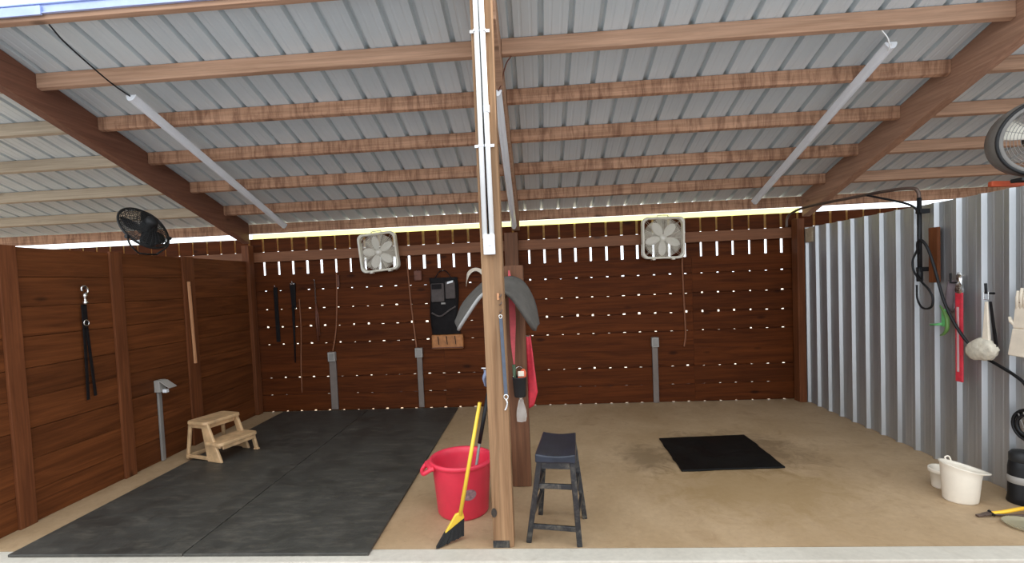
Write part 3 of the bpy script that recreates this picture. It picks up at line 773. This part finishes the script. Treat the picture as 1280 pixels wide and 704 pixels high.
def drum_fan(c, n, R, label, mat, name='barn_fan'):
    """round wire-guard fan: rear bowl, guard rings and spokes, motor, blades"""
    t = thing(name, c, label, 'fan'); mt = lookmat(n)
    def ring(q, z, r_): 
        return [mt @ Vector((q*math.cos(2*PI*k/40), q*math.sin(2*PI*k/40), z)) for k in range(40)]
    m = MB()
    for i in range(16):
        q = R*(.2+.8*i/15); zz = -.10*math.cos(.5*PI*(q/R)**2)
        m.tube(ring(q, zz, 0), .0028, 4, closed=True)
        if q > .3*R: m.tube(ring(q, -zz*.7, 0), .0026, 4, closed=True)
    for k in range(28):
        a = 2*PI*k/28
        m.tube([mt @ Vector((q*math.cos(a), q*math.sin(a), -.10*math.cos(.5*PI*(q/R)**2))) for q in [R*f for f in (.2, .4, .6, .8, .92, 1)]], .0026, 4)
        m.tube([mt @ Vector((q*math.cos(a), q*math.sin(a), .07*math.cos(.5*PI*(q/R)**2))) for q in [R*f for f in (.2, .4, .6, .8, .92, 1)]], .0026, 4)
    m.obj('guard', mat, t)
    m = MB(); m.tube(ring(R*1.0, 0, 0), .012, 8, closed=True); m.obj('rim', mat, t, smooth=True)
    m = MB(); m.lathe([(.0001, -.17), (.045, -.165), (.06, -.14), (.06, -.03), (.045, -.02), (.0001, -.02)], 24, mat=mt, close=False); m.obj('motor', mat, t, smooth=True)
    m = MB(); m.lathe([(.0001, .06), (.04, .055), (.045, -.015), (.0001, -.02)], 24, mat=mt, close=False); m.obj('hub', mat, t, smooth=True)
    for k in range(3):
        a0 = 2*PI*k/3+.3; m = MB()
        def bf(u, v):
            q = .035 + (R*.84-.035)*u; wd = R*(.20+.34*math.sin(PI*u*.8)); tt = (v-.5)*wd*1.7
            return mt @ Vector((q*math.cos(a0)-tt*math.sin(a0), q*math.sin(a0)+tt*math.cos(a0), tt*.38))
        m.grid(bf, 8, 6); m.obj('blade', mat, t, solid=.003, smooth=True)
    return t, mt
FC = Vector((-4.12, 4.90, 2.49))
t, mt = drum_fan(FC, (-.853, .150, -.5), .25, 'round black wire-guard fan clamped on top of the left board wall', FANDARK)
def L(p): return Vector(p)-FC
for pts in ([(-4.10, 4.66, 2.38), (-4.11, 4.70, 2.30), (-4.11, 4.80, 2.219)], [(-4.03, 5.13, 2.40), (-4.05, 5.12, 2.31), (-4.10, 5.02, 2.219)], [(-4.10, 4.80, 2.219), (-4.11, 4.9, 2.217), (-4.10, 5.02, 2.219)]):
    m = MB(); m.tube(bez([L(p) for p in pts], 5), .009, 8); m.obj('bracket', FANDARK, t, smooth=True)
for p in ((-4.10, 4.66, 2.38), (-4.03, 5.13, 2.40)):
    m = MB(); m.lathe([(.0001, -.02), (.018, -.02), (.018, .02), (.0001, .02)], 12, L(p), Matrix.Rotation(R_(90), 4, 'X'), close=False); m.obj('knob', FANDARK, t)

# grey drum fan over the right wall, partly outside the view
def grey_fan():
    c = Vector((3.99, 4.13, 2.72)); t = thing('barn_fan', c, 'grey round drum fan at the far right, above the corrugated wall', 'fan'); mt = lookmat((-.35, -.86, -.12))
    m = MB(); m.lathe([(.26, -.13), (.285, -.12), (.30, .0), (.285, .10), (.25, .115), (.245, .10), (.27, .0), (.255, -.12)], 48, mat=mt, close=False); 
    m.obj('drum', FANGREY, t, smooth=True)
    m = MB(); m.tube([mt @ Vector((.285*math.cos(2*PI*k/48), .285*math.sin(2*PI*k/48), .105)) for k in range(48)], .012, 8, closed=True); m.obj('rim', FANDARK, t, smooth=True)
    m = MB()
    for i in range(12):
        q = .04+i*.021; m.tube([mt @ Vector((q*math.cos(2*PI*k/40), q*math.sin(2*PI*k/40), .105)) for k in range(40)], .002, 4, closed=True)
    for k in range(20):
        a = 2*PI*k/20; m.tube([mt @ Vector((.04*math.cos(a), .04*math.sin(a), .105)), mt @ Vector((.28*math.cos(a), .28*math.sin(a), .108))], .002, 4)
    m.obj('guard', FANGREY, t)
    m = MB(); m.lathe([(.0001, -.13), (.06, -.12), (.06, .05), (.035, .09), (.0001, .10)], 24, mat=mt, close=False); m.obj('motor', FANDARK, t, smooth=True)
    m = MB(); m.lathe([(.0001, .100), (.022, .101), (.024, .108), (.0001, .110)], 16, mat=mt, close=False); m.obj('hub_badge', WHITE, t)
    for k in range(3):
        a0 = 2*PI*k/3+.6; m = MB()
        def bf(u, v):
            q = .055+.18*u; tt = (v-.5)*(.07+.12*u)
            return mt @ Vector((q*math.cos(a0)-tt*math.sin(a0), q*math.sin(a0)+tt*math.cos(a0), .03+tt*.35))
        m.grid(bf, 8, 5); m.obj('blade', FANBODY, t, solid=.003, smooth=True)
    m = MB(); m.box(-.17, .30, -.05, .05, -.335, -.305); m.box(-.02, .02, -.02, .02, -.395, -.305); m.obj('base_plate', FANDARK, t, bevel=.006)
grey_fan()
m = MB(); m.beam((3.86, 4.40, 2.42), (4.6, 4.26, 2.36), .05, .045); tag(m.obj('orange_bar', ORANGE, bevel=.008), 'orange bar end below the grey fan at the right edge', 'bar')
m = MB(); m.box(3.72, 4.5, 4.06, 4.20, 2.310, 2.324); m.box(3.66, 3.72, 4.06, 4.20, 2.22, 2.324); tag(m.obj('fan_shelf', PURL, bevel=.004), 'small board shelf under the grey fan behind the corrugated wall', 'shelf')

# ================================================================== things hanging on walls and posts
# strap on the left wall
def strap():
    t = thing('leather_strap', (AX+.028, 4.085, 1.70), 'black leather strap with silver snap hanging on the left board wall', 'strap')
    m = MB(); m.box(.001, .010, -.026, .026, -.20, .02); m.obj('strap_top', BLK2, t, bevel=.003)
    for y0, y1, z in ((-.014, -.045+.02, -.835), (.012, .048, -.815)):
        m = MB(); m.hexa([(.002, y1-.013, z), (.010, y1-.013, z), (.010, y1+.013, z), (.002, y1+.013, z)], [(.002, y0-.013, -.19), (.010, y0-.013, -.19), (.010, y0+.013, -.19), (.002, y0+.013, -.19)]); m.obj('strap_end', BLK2, t, bevel=.002)
    m = MB(); m.tube([(.018, .024*math.cos(a*PI/10), -.145+.026*math.sin(a*PI/10)) for a in range(20)], .005, 8, closed=True); m.obj('ring', STEEL, t, smooth=True)
    m = MB(); m.lathe([(.0001, .03), (.020, .035), (.023, .05), (.013, .062), (.011, .09), (.020, .10), (.018, .12), (.010, .13), (.0001, .132)], 16, (.022, .0, -.01), close=False); m.obj('snap_swivel', STEEL, t, smooth=True)
    m = MB(); m.tube(bez([(.022, .0, .115), (.022, .028, .125), (.022, .03, .16), (.022, .0, .185), (.022, -.026, .17), (.022, -.026, .14)], 5), .010, 10); m.obj('snap_hook', STEEL, t, smooth=True)
    m = MB(); m.tube([(0, 0, .16), (.035, .0, .165), (.038, 0, .185)], .006, 8); m.obj('nail', BLACK, t)
strap()
t = thing('wooden_stick', (AX+.045, 5.42, 1.44), 'thin light brown wooden stick hanging upright on the left board wall', 'stick')
m = MB(); m.hexa([(-.010, -.012, -.48), (.012, -.012, -.48), (.012, .018, -.48), (-.010, .018, -.48)], [(-.012, -.035, .48), (.012, -.035, .48), (.012, -.005, .48), (-.012, -.005, .48)]); m.obj('shaft', STICK, t, bevel=.004)
m = MB(); m.tube([(-.018, -.02, .44), (.016, -.02, .44)], .004, 6); m.obj('nail', BLACK, t)

WY = DY-.004
def whip(x, z1, z0, w1, w0, mat, label, name):
    t = thing(name, (x, WY, z1), label, 'strap')
    m = MB(); m.hexa([(-w0/2, -.014, z0-z1), (w0/2, -.014, z0-z1), (w0/2, -.004, z0-z1), (-w0/2, -.004, z0-z1)], [(-w1/2, -.022, -.02), (w1/2, -.022, -.02), (w1/2, -.004, -.02), (-w1/2, -.004, -.02)]); m.obj('strap', mat, t, bevel=.003)
    m = MB(); m.tube([(0, 0, -.01), (0, -.028, -.008), (0, -.032, .012)], .005, 8); m.obj('nail', STEEL, t)
    return t
whip(-3.765, 1.84, 1.03, .055, .06, BLK2, 'wide dark strap hanging nearest the back left corner', 'hanging_strap')
t = whip(-3.505, 1.89, 1.50, .085, .06, BLK2, 'black handled whip hanging second from the back left corner', 'riding_whip')
m = MB(); m.tube([(-.01, -.012, -.35), (-.02, -.012, -.8), (-.028, -.012, -1.17)], [.022, .014, .008], 8); m.obj('lash', BLK2, t, smooth=True)
m = MB(); m.box(-.03, .03, -.03, -.022, -.04, -.015); m.obj('buckle', STEEL, t, bevel=.003)
t = thing('chain_lead', (-3.175, WY, 1.90), 'rusty chain lead hanging on the back wall right of the whip', 'chain')
for k in range(11):
    m = MB(); c = Vector((0, -.018, -.03-k*.030)); ax = k % 2
    m.tube([c + Vector(((.008*math.cos(a*PI/6)) if ax else 0, 0 if ax else .008*math.cos(a*PI/6), .020*math.sin(a*PI/6))) for a in range(12)], .0035, 6, closed=True); m.obj('link', BROWNPIPE, t, smooth=True)
m = MB(); m.tube([(0, -.012, -.34), (-.008, -.012, -.6), (.005, -.012, -.88)], .014, 8); m.tube([(0, -.012, -.34), (.022, -.012, -.55), (.028, -.012, -.80)], .012, 8); m.obj('strap', BROWNL, t, smooth=True)
m = MB(); m.tube([(0, 0, -.01), (0, -.028, -.008), (0, -.032, .012)], .005, 8); m.obj('nail', STEEL, t)
# small brown pouch
t = thing('leather_pouch', (-1.668, WY, 2.0), 'small dark brown leather pouch on the back wall beside the box fan cord', 'pouch')
m = MB(); m.box(-.055, .055, -.04, -.004, -.17, -.03); m.obj('pouch_body', BROWNL, t, bevel=.012)
m = MB(); m.box(-.05, .05, -.046, -.0405, -.09, -.03); m.obj('flap', BROWNL, t, bevel=.002)
m = MB(); m.tube([(-.02, -.02, -.03), (0, -.012, .0), (.02, -.02, -.03)], .005, 6); m.obj('hanging_loop', BROWNL, t)
# black organiser bag
def bag():
    t = thing('organiser_bag', (-1.31, WY, 1.92), 'black hanging organiser bag with grey pockets on the back wall', 'bag')
    m = MB()
    def f(u, v):
        x = (u-.5)*.40; z = -.06-.80*v; y = -.03 - .055*max(0, math.sin(PI*u))**.5*(.5+.5*math.sin(PI*v)) + .008*math.sin(9*v+5*u); return (x + .012*math.sin(v*7), y, z)
    m.grid(f, 14, 20)
    r = bmesh.ops.extrude_face_region(m.bm, geom=m.bm.faces[:])
    for v in r['geom']:
        if isinstance(v, bmesh.types.BMVert): v.co.y = -.004
    m.obj('bag_body', BLK2, t, smooth=False, bevel=.004)
    m = MB(); m.box(-.165, .02, -.118, -.085, -.40, -.14); m.obj('pocket', GREYCL, t, bevel=.014, segs=3)
    m = MB(); m.box(.035, .175, -.112, -.08, -.36, -.12); m.obj('pocket', GREYCL, t, bevel=.014, segs=3)
    m = MB(); m.box(-.15, -.01, -.128, -.119, -.22, -.15); m.obj('flap', BLK2, t, bevel=.006)
    m = MB(); m.hexa([(.065, -.118, -.155), (.15, -.118, -.135), (.15, -.113, -.135), (.065, -.113, -.155)], [(.07, -.118, -.125), (.155, -.118, -.105), (.155, -.113, -.105), (.07, -.113, -.125)]); o = m.obj('tag', WHITE, t); o['label'] = 'white tag'
    m = MB(); m.box(-.03, .03, -.108, -.09, -.435, -.41); m.obj('buckle', GREYM, t, bevel=.003)
    m = MB(); m.tube(bez([(-.17, -.095, -.55), (-.05, -.105, -.60), (.08, -.105, -.52), (.17, -.09, -.47)], 6), .012, 8); m.obj('strap', GREYCL, t, smooth=True)
    for a in (-.13, .13):
        m = MB(); m.tube(bez([(a*.9, -.04, -.07), (a*.4, -.03, .02), (0, -.02, .04), ], 6), .007, 8); m.obj('hanging_loop', BLK2, t, smooth=True)
    m = MB(); m.tube([(0, 0, .035), (0, -.035, .035), (0, -.038, .05)], .005, 8); m.obj('hook', STEEL, t)
bag()
def tan():
    t = thing('tool_pouch', (-1.285, WY, 1.055), 'tan leather pouch with three slits under the black organiser bag', 'pouch')
    m = MB(); m.box(-.225, .225, -.07, -.004, -.205, .0); m.obj('pouch_body', TAN, t, bevel=.022, segs=4)
    for a in (-.12, .0, .12):
        m = MB(); m.hexa([(a-.004, -.074, -.14), (a+.004, -.074, -.14), (a+.004, -.0705, -.14), (a-.004, -.0705, -.14)], [(a-.006-.01, -.074, -.02), (a+.006-.01, -.074, -.02), (a+.006-.01, -.0705, -.02), (a-.006-.01, -.0705, -.02)]); m.obj('slit', BLK2, t)
    m = MB(); m.box(-.225, .225, -.078, -.0705, -.19, -.175); m.obj('welt', BROWNL, t, bevel=.003)
tan()
# pale cap on the wall behind the post
t = thing('cloth_rag', (-.86, WY, 1.87), 'pale cloth hooked over a peg on the back wall left of the front post', 'cloth')
m = MB()
def f(u, v):
    a = PI*(u*1.05); return (.02-.13*math.cos(a)*(1+.1*v), -.05-.03*math.sin(3*u)-.02*v, .02+.09*math.sin(a) - (.02+.16*v)*(1-.72*max(0, math.sin(a))**1.5))
m.grid(f, 18, 8); m.obj('cloth', COTTON, t, solid=.005, smooth=True)
m = MB(); m.tube([(0, 0, .045), (0, -.075, .05), (0, -.08, .07)], .006, 8); m.obj('peg', STEEL, t)

# grey saddle pad over a rail between the two posts
m = MB(); m.beam((-.262, 3.285, 1.635), (-.262, 4.085, 1.712), .05, .07); tag(m.obj('pad_rail', POSTD, bevel=.005), 'wooden rail between the front post and the short post, under the grey pad', 'rail')
def pad():
    t = thing('saddle_pad', (-.26, 3.75, 1.72), 'grey felt saddle pad with pale rim draped between the two middle posts', 'saddle pad')
    rear = [(-.745, 1.40), (-.62, 1.585), (-.47, 1.738), (-.35, 1.80), (-.262, 1.79), (-.18, 1.79), (-.10, 1.74), (-.03, 1.60), (.0, 1.43)]
    front = [(-.602, 1.425), (-.50, 1.55), (-.41, 1.66), (-.33, 1.71), (-.262, 1.705), (-.20, 1.67), (-.15, 1.61), (-.085, 1.50), (-.03, 1.39)]
    rear[0] = (-.66, 1.47); rear[1] = (-.61, 1.60)
    R1 = bez([(x, 0, z) for x, z in rear], 6); F1 = bez([(x, 0, z) for x, z in front], 6)
    C = Vector((-.26, 3.75, 1.72))
    def f(u, v):
        i = u*(len(R1)-1); k = min(int(i), len(R1)-2); w_ = i-k
        a = F1[k].lerp(F1[k+1], w_); b = R1[k].lerp(R1[k+1], w_); p = a.lerp(b, v)
        e = abs(2*u-1); yy = 3.47 + .50*v; pull = (e**6)*.16*(1-v*1.0)
        return Vector((p.x, yy + pull*(1-v) - (e**8)*.12*v, p.z + .008*math.sin(5*v+6*u))) - C
    m = MB(); m.grid(f, 48, 12); m.obj('pad', PADM, t, solid=.024, smooth=True)
    m = MB(); m.tube([f(u/40, 0)+Vector((0, -.010, -.004)) for u in range(19)], .013, 8); o = m.obj('rim', PADRIM, t, smooth=True); o['label'] = 'pale rim'
pad()
# red halter and tools on the short post
t = thing('lead_strap', (-.206, 4.055, 1.80), 'long faded red nylon strap hanging on the short middle post', 'strap')
m = MB(); P = bez([(-.022, 0, .06), (-.012, -.01, -.1), (-.006, -.02, -.32), (-.012, -.005, -.55), (-.010, 0, -.76)], 6); n = len(P)
ws = [.012+.040*math.sin(PI*min(1, (i/n)*1.1))**1 for i in range(n)]
L0 = [m.bm.verts.new(p + Vector((-wd_/2, 0, 0))) for p, wd_ in zip(P, ws)]; L1 = [m.bm.verts.new(p + Vector((wd_/2, 0, 0))) for p, wd_ in zip(P, ws)]
for i in range(n-1): m.bm.faces.new((L0[i], L1[i], L1[i+1], L0[i+1]))
FADED = plain('faded_red_nylon', (.50, .07, .08), .7, var=.2, vscale=15)
m.obj('webbing', FADED, t, solid=.012)
m = MB(); m.tube([(.018+.016*math.cos(a*PI/6), -.025, -.16+.02*math.sin(a*PI/6)) for a in range(12)], .006, 8, closed=True); m.obj('ring', FADED, t, smooth=True)
m = MB(); m.tube(bez([(.0, -.025, -.18), (.03, -.03, -.22), (.055, -.03, -.26)], 6), .009, 8); m.obj('cord_end', FADED, t, smooth=True)
t = thing('hanging_pail', (-.175, 4.02, .80), 'small dark pail hung on the short middle post', 'pail')
m = MB(); m.lathe([(.0001, 0), (.045, 0), (.050, .008), (.057, .155), (.060, .158), (.060, .168), (.054, .168), (.046, .01), (.0001, .008)], 28, close=False); m.obj('pail_shell', FANDARK, t, smooth=True)
m = MB(); m.tube(bez([(-.057, 0, .15), (-.04, .02, .22), (.0, .05, .245), (.04, .02, .22), (.057, 0, .15)], 6), .003, 6); m.obj('bail', STEEL, t, smooth=True)
t = thing('orange_brush', (-.165, 4.02, .92), 'orange brush sticking out of the small dark pail', 'brush')
m = MB(); m.lathe([(.0001, -.07), (.02, -.068), (.03, -.02), (.034, .05), (.028, .09), (.012, .115), (.0001, .118)], 20, close=False, sx=1, sy=.6, mat=Matrix.Rotation(R_(14), 4, 'Y')); m.obj('brush_body', ORANGE, t, smooth=True)
m = MB(); m.box(-.02, .03, -.03, -.018, .055, .10); m.obj('pale_patch', COTTON, t, bevel=.006)
t = thing('green_scraper', (-.212, 4.035, .98), 'dark green handle standing in the small pail beside the red strap', 'tool')
m = MB(); m.tube([(.0, -.01, -.10), (-.006, -.01, .09)], [.013, .015], 10); m.obj('handle', plain('dark_green_grip', (.06, .10, .05), .6), t, smooth=True)
t = thing('plastic_bag', (-.170, 4.02, .78), 'crumpled clear plastic bag hanging below the small dark pail', 'bag')
m = MB(); m.lathe([(.010, .015), (.016, -.01), (.024, -.05), (.038, -.10), (.042, -.15), (.036, -.19), (.0001, -.195)], 20, close=False, sx=1, sy=.5)
for v in m.bm.verts: v.co += Vector((rnd.uniform(-.006, .006), rnd.uniform(-.006, .006), rnd.uniform(-.004, .004)))
m.obj('bag_film', CLEARP, t)
m = MB(); m.lathe([(.008, .0), (.013, .008), (.010, .02)], 12); m.obj('knot', COTTON, t)
# red sheet behind the short post
t = thing('red_sling', (-.073, 4.21, 1.27), 'bright red nylon sling hanging behind the short middle post', 'sling')
m = MB()
def f(u, v):
    x0 = -.030; x1 = .010+.055*v
    if v > .8: x1 -= (v-.8)*.25
    return (x0+(x1-x0)*u - .01, .012*math.sin(5*v+2*u), .02-.64*v + .02*u*v)
m.grid(f, 4, 20); m.obj('sling', REDC, t, solid=.008, smooth=True)
m = MB(); m.tube([(-.038, .0, .015), (-.005, .0, .015)], .006, 8); m.obj('nail', STEEL, t)
t = thing('small_rag', (-.372, 3.29, 1.18), 'small blue and white rag hanging on the left side of the front post', 'rag')
m = MB()
def f(u, v): return (-.020+.030*u*(1-.3*v) + .006*math.sin(8*v), .01*math.sin(6*u+4*v), .0-.12*v-.02*u)
m.grid(f, 6, 14); m.obj('rag', BLUEW, t, solid=.004, smooth=True)
m = MB(); m.tube([(.022, 0, -.002), (-.03, 0, .0)], .004, 6); m.obj('nail', STEEL, t)
# bungee strap on the post front
t = thing('bungee_strap', (-.243, 3.137, 1.53), 'slate blue strap with metal ends hooked down the front post', 'strap')
m = MB(); m.hexa([(.002, -.010, -.50), (.026, -.010, -.50), (.026, -.002, -.50), (.002, -.002, -.50)], [(-.010, -.010, .0), (.012, -.010, .0), (.012, -.002, .0), (-.010, -.002, .0)]); m.obj('strap', BLUEC, t, bevel=.002)
m = MB(); m.tube([(.014+.014*math.cos(a*PI/6), -.008, -.515+.016*math.sin(a*PI/6)) for a in range(12)], .0042, 8, closed=True); m.obj('ring', STEEL, t, smooth=True)
m = MB(); m.tube(bez([(.014, -.010, -.53), (.020, -.012, -.56), (.012, -.012, -.59), (.004, -.012, -.60)], 5), .007, 8); m.obj('snap', STEEL, t, smooth=True)
m = MB(); m.tube([(.0+.010*math.cos(a*PI/6), -.006, .012+.012*math.sin(a*PI/6)) for a in range(12)], .0035, 8, closed=True); m.obj('ring', STEEL, t, smooth=True)
t = thing('hook_plate', (-.240, 3.139, 1.62), 'rusty little hook plate with three screws on the front post', 'hook')
for k, z in enumerate((.05, .0, -.05)):
    m = MB(); m.tube(bez([(-.006, .0, z), (-.004, -.016, z), (.006, -.018, z+.008), (.008, -.014, z+.018)], 4), .004, 6); m.obj('screw_hook', BROWNPIPE, t, smooth=True)
m = MB(); m.box(-.022, -.006, -.010, -.001, .03, .075); m.obj('plate', STICK, t, bevel=.003)

# ------------------------------------------------------------------ right wall things
RXW = BX-.036
def boom():
    t = thing('wash_boom', (3.45, 4.61, 1.62), 'dark steel wash boom standing at the corrugated wall and arching over the stall', 'wash boom')
    o = Vector((3.45, 4.61, 1.62))
    m = MB(); m.tube([(0, 0, .0), (0, 0, .74)], .018, 12); m.obj('upright', BLACK, t, smooth=True)
    m = MB(); m.tube([(0, 0, -.01), (0, 0, .12)], .024, 12); m.obj('sleeve', BLACK, t, smooth=True)
    P = [(3.45, 4.61, 2.36), (3.448, 4.62, 2.415), (3.43, 4.66, 2.455), (3.37, 4.85, 2.475), (3.30, 5.4, 2.49), (3.23, 6.0, 2.50), (3.19, 6.25, 2.47), (3.165, 6.33, 2.41), (3.158, 6.34, 2.30)]
    m = MB(); m.tube([p-o for p in bez(P, 7)], .015, 10); m.obj('arm', BROWNPIPE, t, smooth=True)
    m = MB(); m.tube([p-o for p in bez([(3.45, 4.615, 2.24), (3.42, 4.70, 2.32), (3.33, 4.93, 2.42), (3.315, 5.1, 2.475)], 6)], .010, 8); m.obj('brace', BLACK, t, smooth=True)
    for z in (.1, .62):
        m = MB(); m.box(-.012, .070, -.03, .03, z-.02, z+.02); m.obj('wall_bracket', BLACK, t, bevel=.003)
    m = MB(); m.tube([p-o for p in bez([(3.42, 4.595, 1.90), (3.405, 4.63, 1.80), (3.405, 4.615, 1.70), (3.405, 4.53, 1.61), (3.405, 4.45, 1.54), (3.405, 4.41, 1.47), (3.405, 4.42, 1.40), (3.405, 4.47, 1.375), (3.41, 4.54, 1.385), (3.42, 4.60, 1.46), (3.425, 4.612, 1.58)], 10)], .009, 6); m.obj('hose_loop', BLACK, t, smooth=True)
boom()
m = MB(); m.box(RXW-.026, RXW, 4.475, 4.575, 1.60, 2.085); tag(m.obj('backing_board', WALLZ, bevel=.004), 'short upright brown board fixed behind the wash boom', 'board')
def hose(name, pts, r, mat, label): return cord(name, pts, r, mat, label, 'hose', 10)
hose('wash_hose', [(3.43, 4.60, 1.86), (3.40, 4.565, 1.955), (3.40, 4.52, 1.975), (3.405, 4.46, 1.90), (3.41, 4.40, 1.74), (3.42, 4.36, 1.58), (3.42, 4.31, 1.44), (3.43, 4.24, 1.29), (3.46, 4.15, 1.13), (3.50, 4.05, 1.02), (3.51, 3.93, .965), (3.505, 3.80, .915), (3.49, 3.70, .86), (3.475, 3.665, .76), (3.47, 3.66, .70)], .012, BLACK, 'black wash hose running down the corrugated wall behind the wool mitt')
def peg(parent, z=0, mat=None):
    m = MB(); m.tube([(.03, 0, z), (-.03, 0, z), (-.036, 0, z+.02)], .005, 8); return m.obj('peg', mat or STEEL, parent)
t = thing('mauve_rag', (3.49, 4.33, 1.56), 'dull mauve rag hanging on the corrugated wall under the hose', 'rag')
m = MB()
def f(u, v): return (-.02*math.sin(5*u+3*v)*.6, .055*(1-2*u)*(.35+.65*v), .06-.25*v+.02*math.cos(6*u)*v)
m.grid(f, 10, 14); m.obj('rag', MAUVE, t, solid=.005, smooth=True)
m = MB(); m.tube([(.035, -.02, .04), (-.02, -.02, .04), (-.024, -.025, .12)], .008, 8); m.obj('peg', BLACK, t)
t = thing('green_hoof_pick', (3.46, 4.37, 1.245), 'green plastic curved tool hanging on the corrugated wall below the hose loop', 'tool')
m = MB(); m.tube([(-.03, .10, -.012), (-.012, .0, .0)], [.009, .012], 8); m.obj('handle', GREEN, t, smooth=True)
m = MB(); m.box(-.012, .006, -.03, .01, -.02, .13); m.obj('back_plate', GREEN, t, bevel=.006)
m = MB(); m.tube(bez([(-.005, .03, .16), (-.012, -.02, .11), (-.014, -.055, .05), (-.014, -.055, -.03), (-.008, -.015, -.08), (-.004, .03, -.10)], 6), [.004]+[.006+.010*math.sin(PI*k/30) for k in range(1, 30)]+[.004], 10); m.obj('crescent', plain('olive_green_plastic', (.12, .24, .06), .45), t, smooth=True)
m = MB(); m.tube([(.04, .0, .12), (-.01, .0, .12)], .004, 6); m.obj('peg', STEEL, t)
t = thing('sweat_scraper', (3.478, 4.235, 1.52), 'long flat red plastic scraper with silver clip hanging on the corrugated wall', 'scraper')
m = MB(); m.box(-.008, .008, -.034, .034, -.745, .0); o = m.obj('blade', REDC, t, bevel=.007)
m = MB(); m.box(-.0125, -.0085, -.008, .012, -.66, -.12); o = m.obj('painted_glint', plain('pale_reflection_strip', (.60, .42, .42), .3), t, bevel=.001); o['label'] = 'pale strip painted as a reflection'  # pale strip stands in for a reflection on the blade
m = MB(); m.lathe([(.030, -.005), (.036, .02), (.028, .06), (.016, .09), (.022, .12), (.026, .14), (.008, .165)], 9, sx=.4)
for v in m.bm.verts: v.co += Vector((rnd.uniform(-.004, .004), rnd.uniform(-.007, .007), rnd.uniform(-.004, .004)))
m.obj('clip', FOIL, t)
m = MB(); m.tube([(.04, -.01, .14), (-.012, -.01, .14), (-.016, -.03, .15)], .005, 6); m.obj('peg', STEEL, t)
t = thing('wool_mitt', (3.435, 3.985, 1.10), 'cream wool wash mitt hanging by its strap on the corrugated wall', 'mitt')
m = MB(); bmesh.ops.create_icosphere(m.bm, subdivisions=4, radius=1)
from mathutils import noise as mn
for v in m.bm.verts:
    p = v.co.copy(); d = 1+.10*mn.noise(p*3)+.07*mn.noise(p*7)
    y = p.y*d*.132; z = p.z*d*.088; x = p.x*d*.045
    z += -.25*y*0 + .02*(1-abs(p.y)); v.co = Vector((x, y, z - .03 + (-.12*y)))
m.obj('wool_head', WOOL, t, smooth=True)
m = MB(); m.hexa([(-.014, -.075, .03), (.010, -.075, .03), (.010, -.015, .03), (-.014, -.015, .03)], [(-.008, -.055, .36), (.004, -.055, .36), (.004, -.034, .36), (-.008, -.034, .36)]); m.obj('strap', COTTON, t, bevel=.004)
m = MB(); m.tube([(-.004, -.045+.026*math.cos(a*PI/2+PI/4), .405+.042*math.sin(a*PI/2+PI/4)) for a in range(4)], .004, 6, closed=True); m.obj('buckle', STEEL, t)
m = MB(); m.tube([(.045, -.055, .42), (-.014, -.055, .425), (-.02, -.058, .50)], .009, 8); m.obj('peg', BLACK, t, smooth=True)
m = MB(); m.hexa([(.0, -.13, .0), (.012, -.13, .0), (.012, -.105, .0), (.0, -.105, .0)], [(.0, -.075, .36), (.012, -.075, .36), (.012, -.06, .36), (.0, -.06, .36)]); o = m.obj('second_strap', BLK2, t, bevel=.003); o['label'] = 'black second strap'
# glove
t = thing('cotton_glove', (3.488, 3.735, 1.30), 'cream cotton glove hanging on the corrugated wall at the far right', 'glove')
m = MB(); m.hexa([(-.018, -.10, -.24), (.014, -.10, -.24), (.014, .085, -.235), (-.018, .085, -.235)], [(-.014, -.06, -.03), (.010, -.06, -.03), (.010, .052, -.03), (-.014, .052, -.03)]); m.obj('cuff', COTTON, t, bevel=.010, segs=3)
m = MB(); m.hexa([(-.014, -.06, -.03), (.010, -.06, -.03), (.010, .052, -.03), (-.014, .052, -.03)], [(-.012, -.075, .13), (.012, -.075, .13), (.012, .035, .13), (-.012, .035, .13)]); m.obj('palm', COTTON, t, bevel=.010, segs=3)
for k, (y, L_) in enumerate(((.020, .13), (-.008, .15), (-.035, .14), (-.060, .11))):
    m = MB(); m.tube([(0, y, .115), (-.004, y-.003, .115+L_*.6), (-.002, y-.004, .115+L_)], [.014, .014, .009], 10); m.obj('finger', COTTON, t, smooth=True)
m = MB(); m.tube([(0, .035, -.01), (-.008, .065, .02), (-.006, .078, .05)], [.014, .013, .009], 10); m.obj('thumb', COTTON, t, smooth=True)
m = MB(); m.tube([(.03, -.01, .16), (-.02, -.01, .16)], .004, 6); m.obj('peg', STEEL, t)
# pale block at the back end of the metal wall
m = MB(); m.box(BX-.044, BX-.003, 6.44, 6.59, 2.11, 2.29); tag(m.obj('pale_wood_block', PURLP, bevel=.004), 'pale wooden block at the back top end of the corrugated wall', 'block')
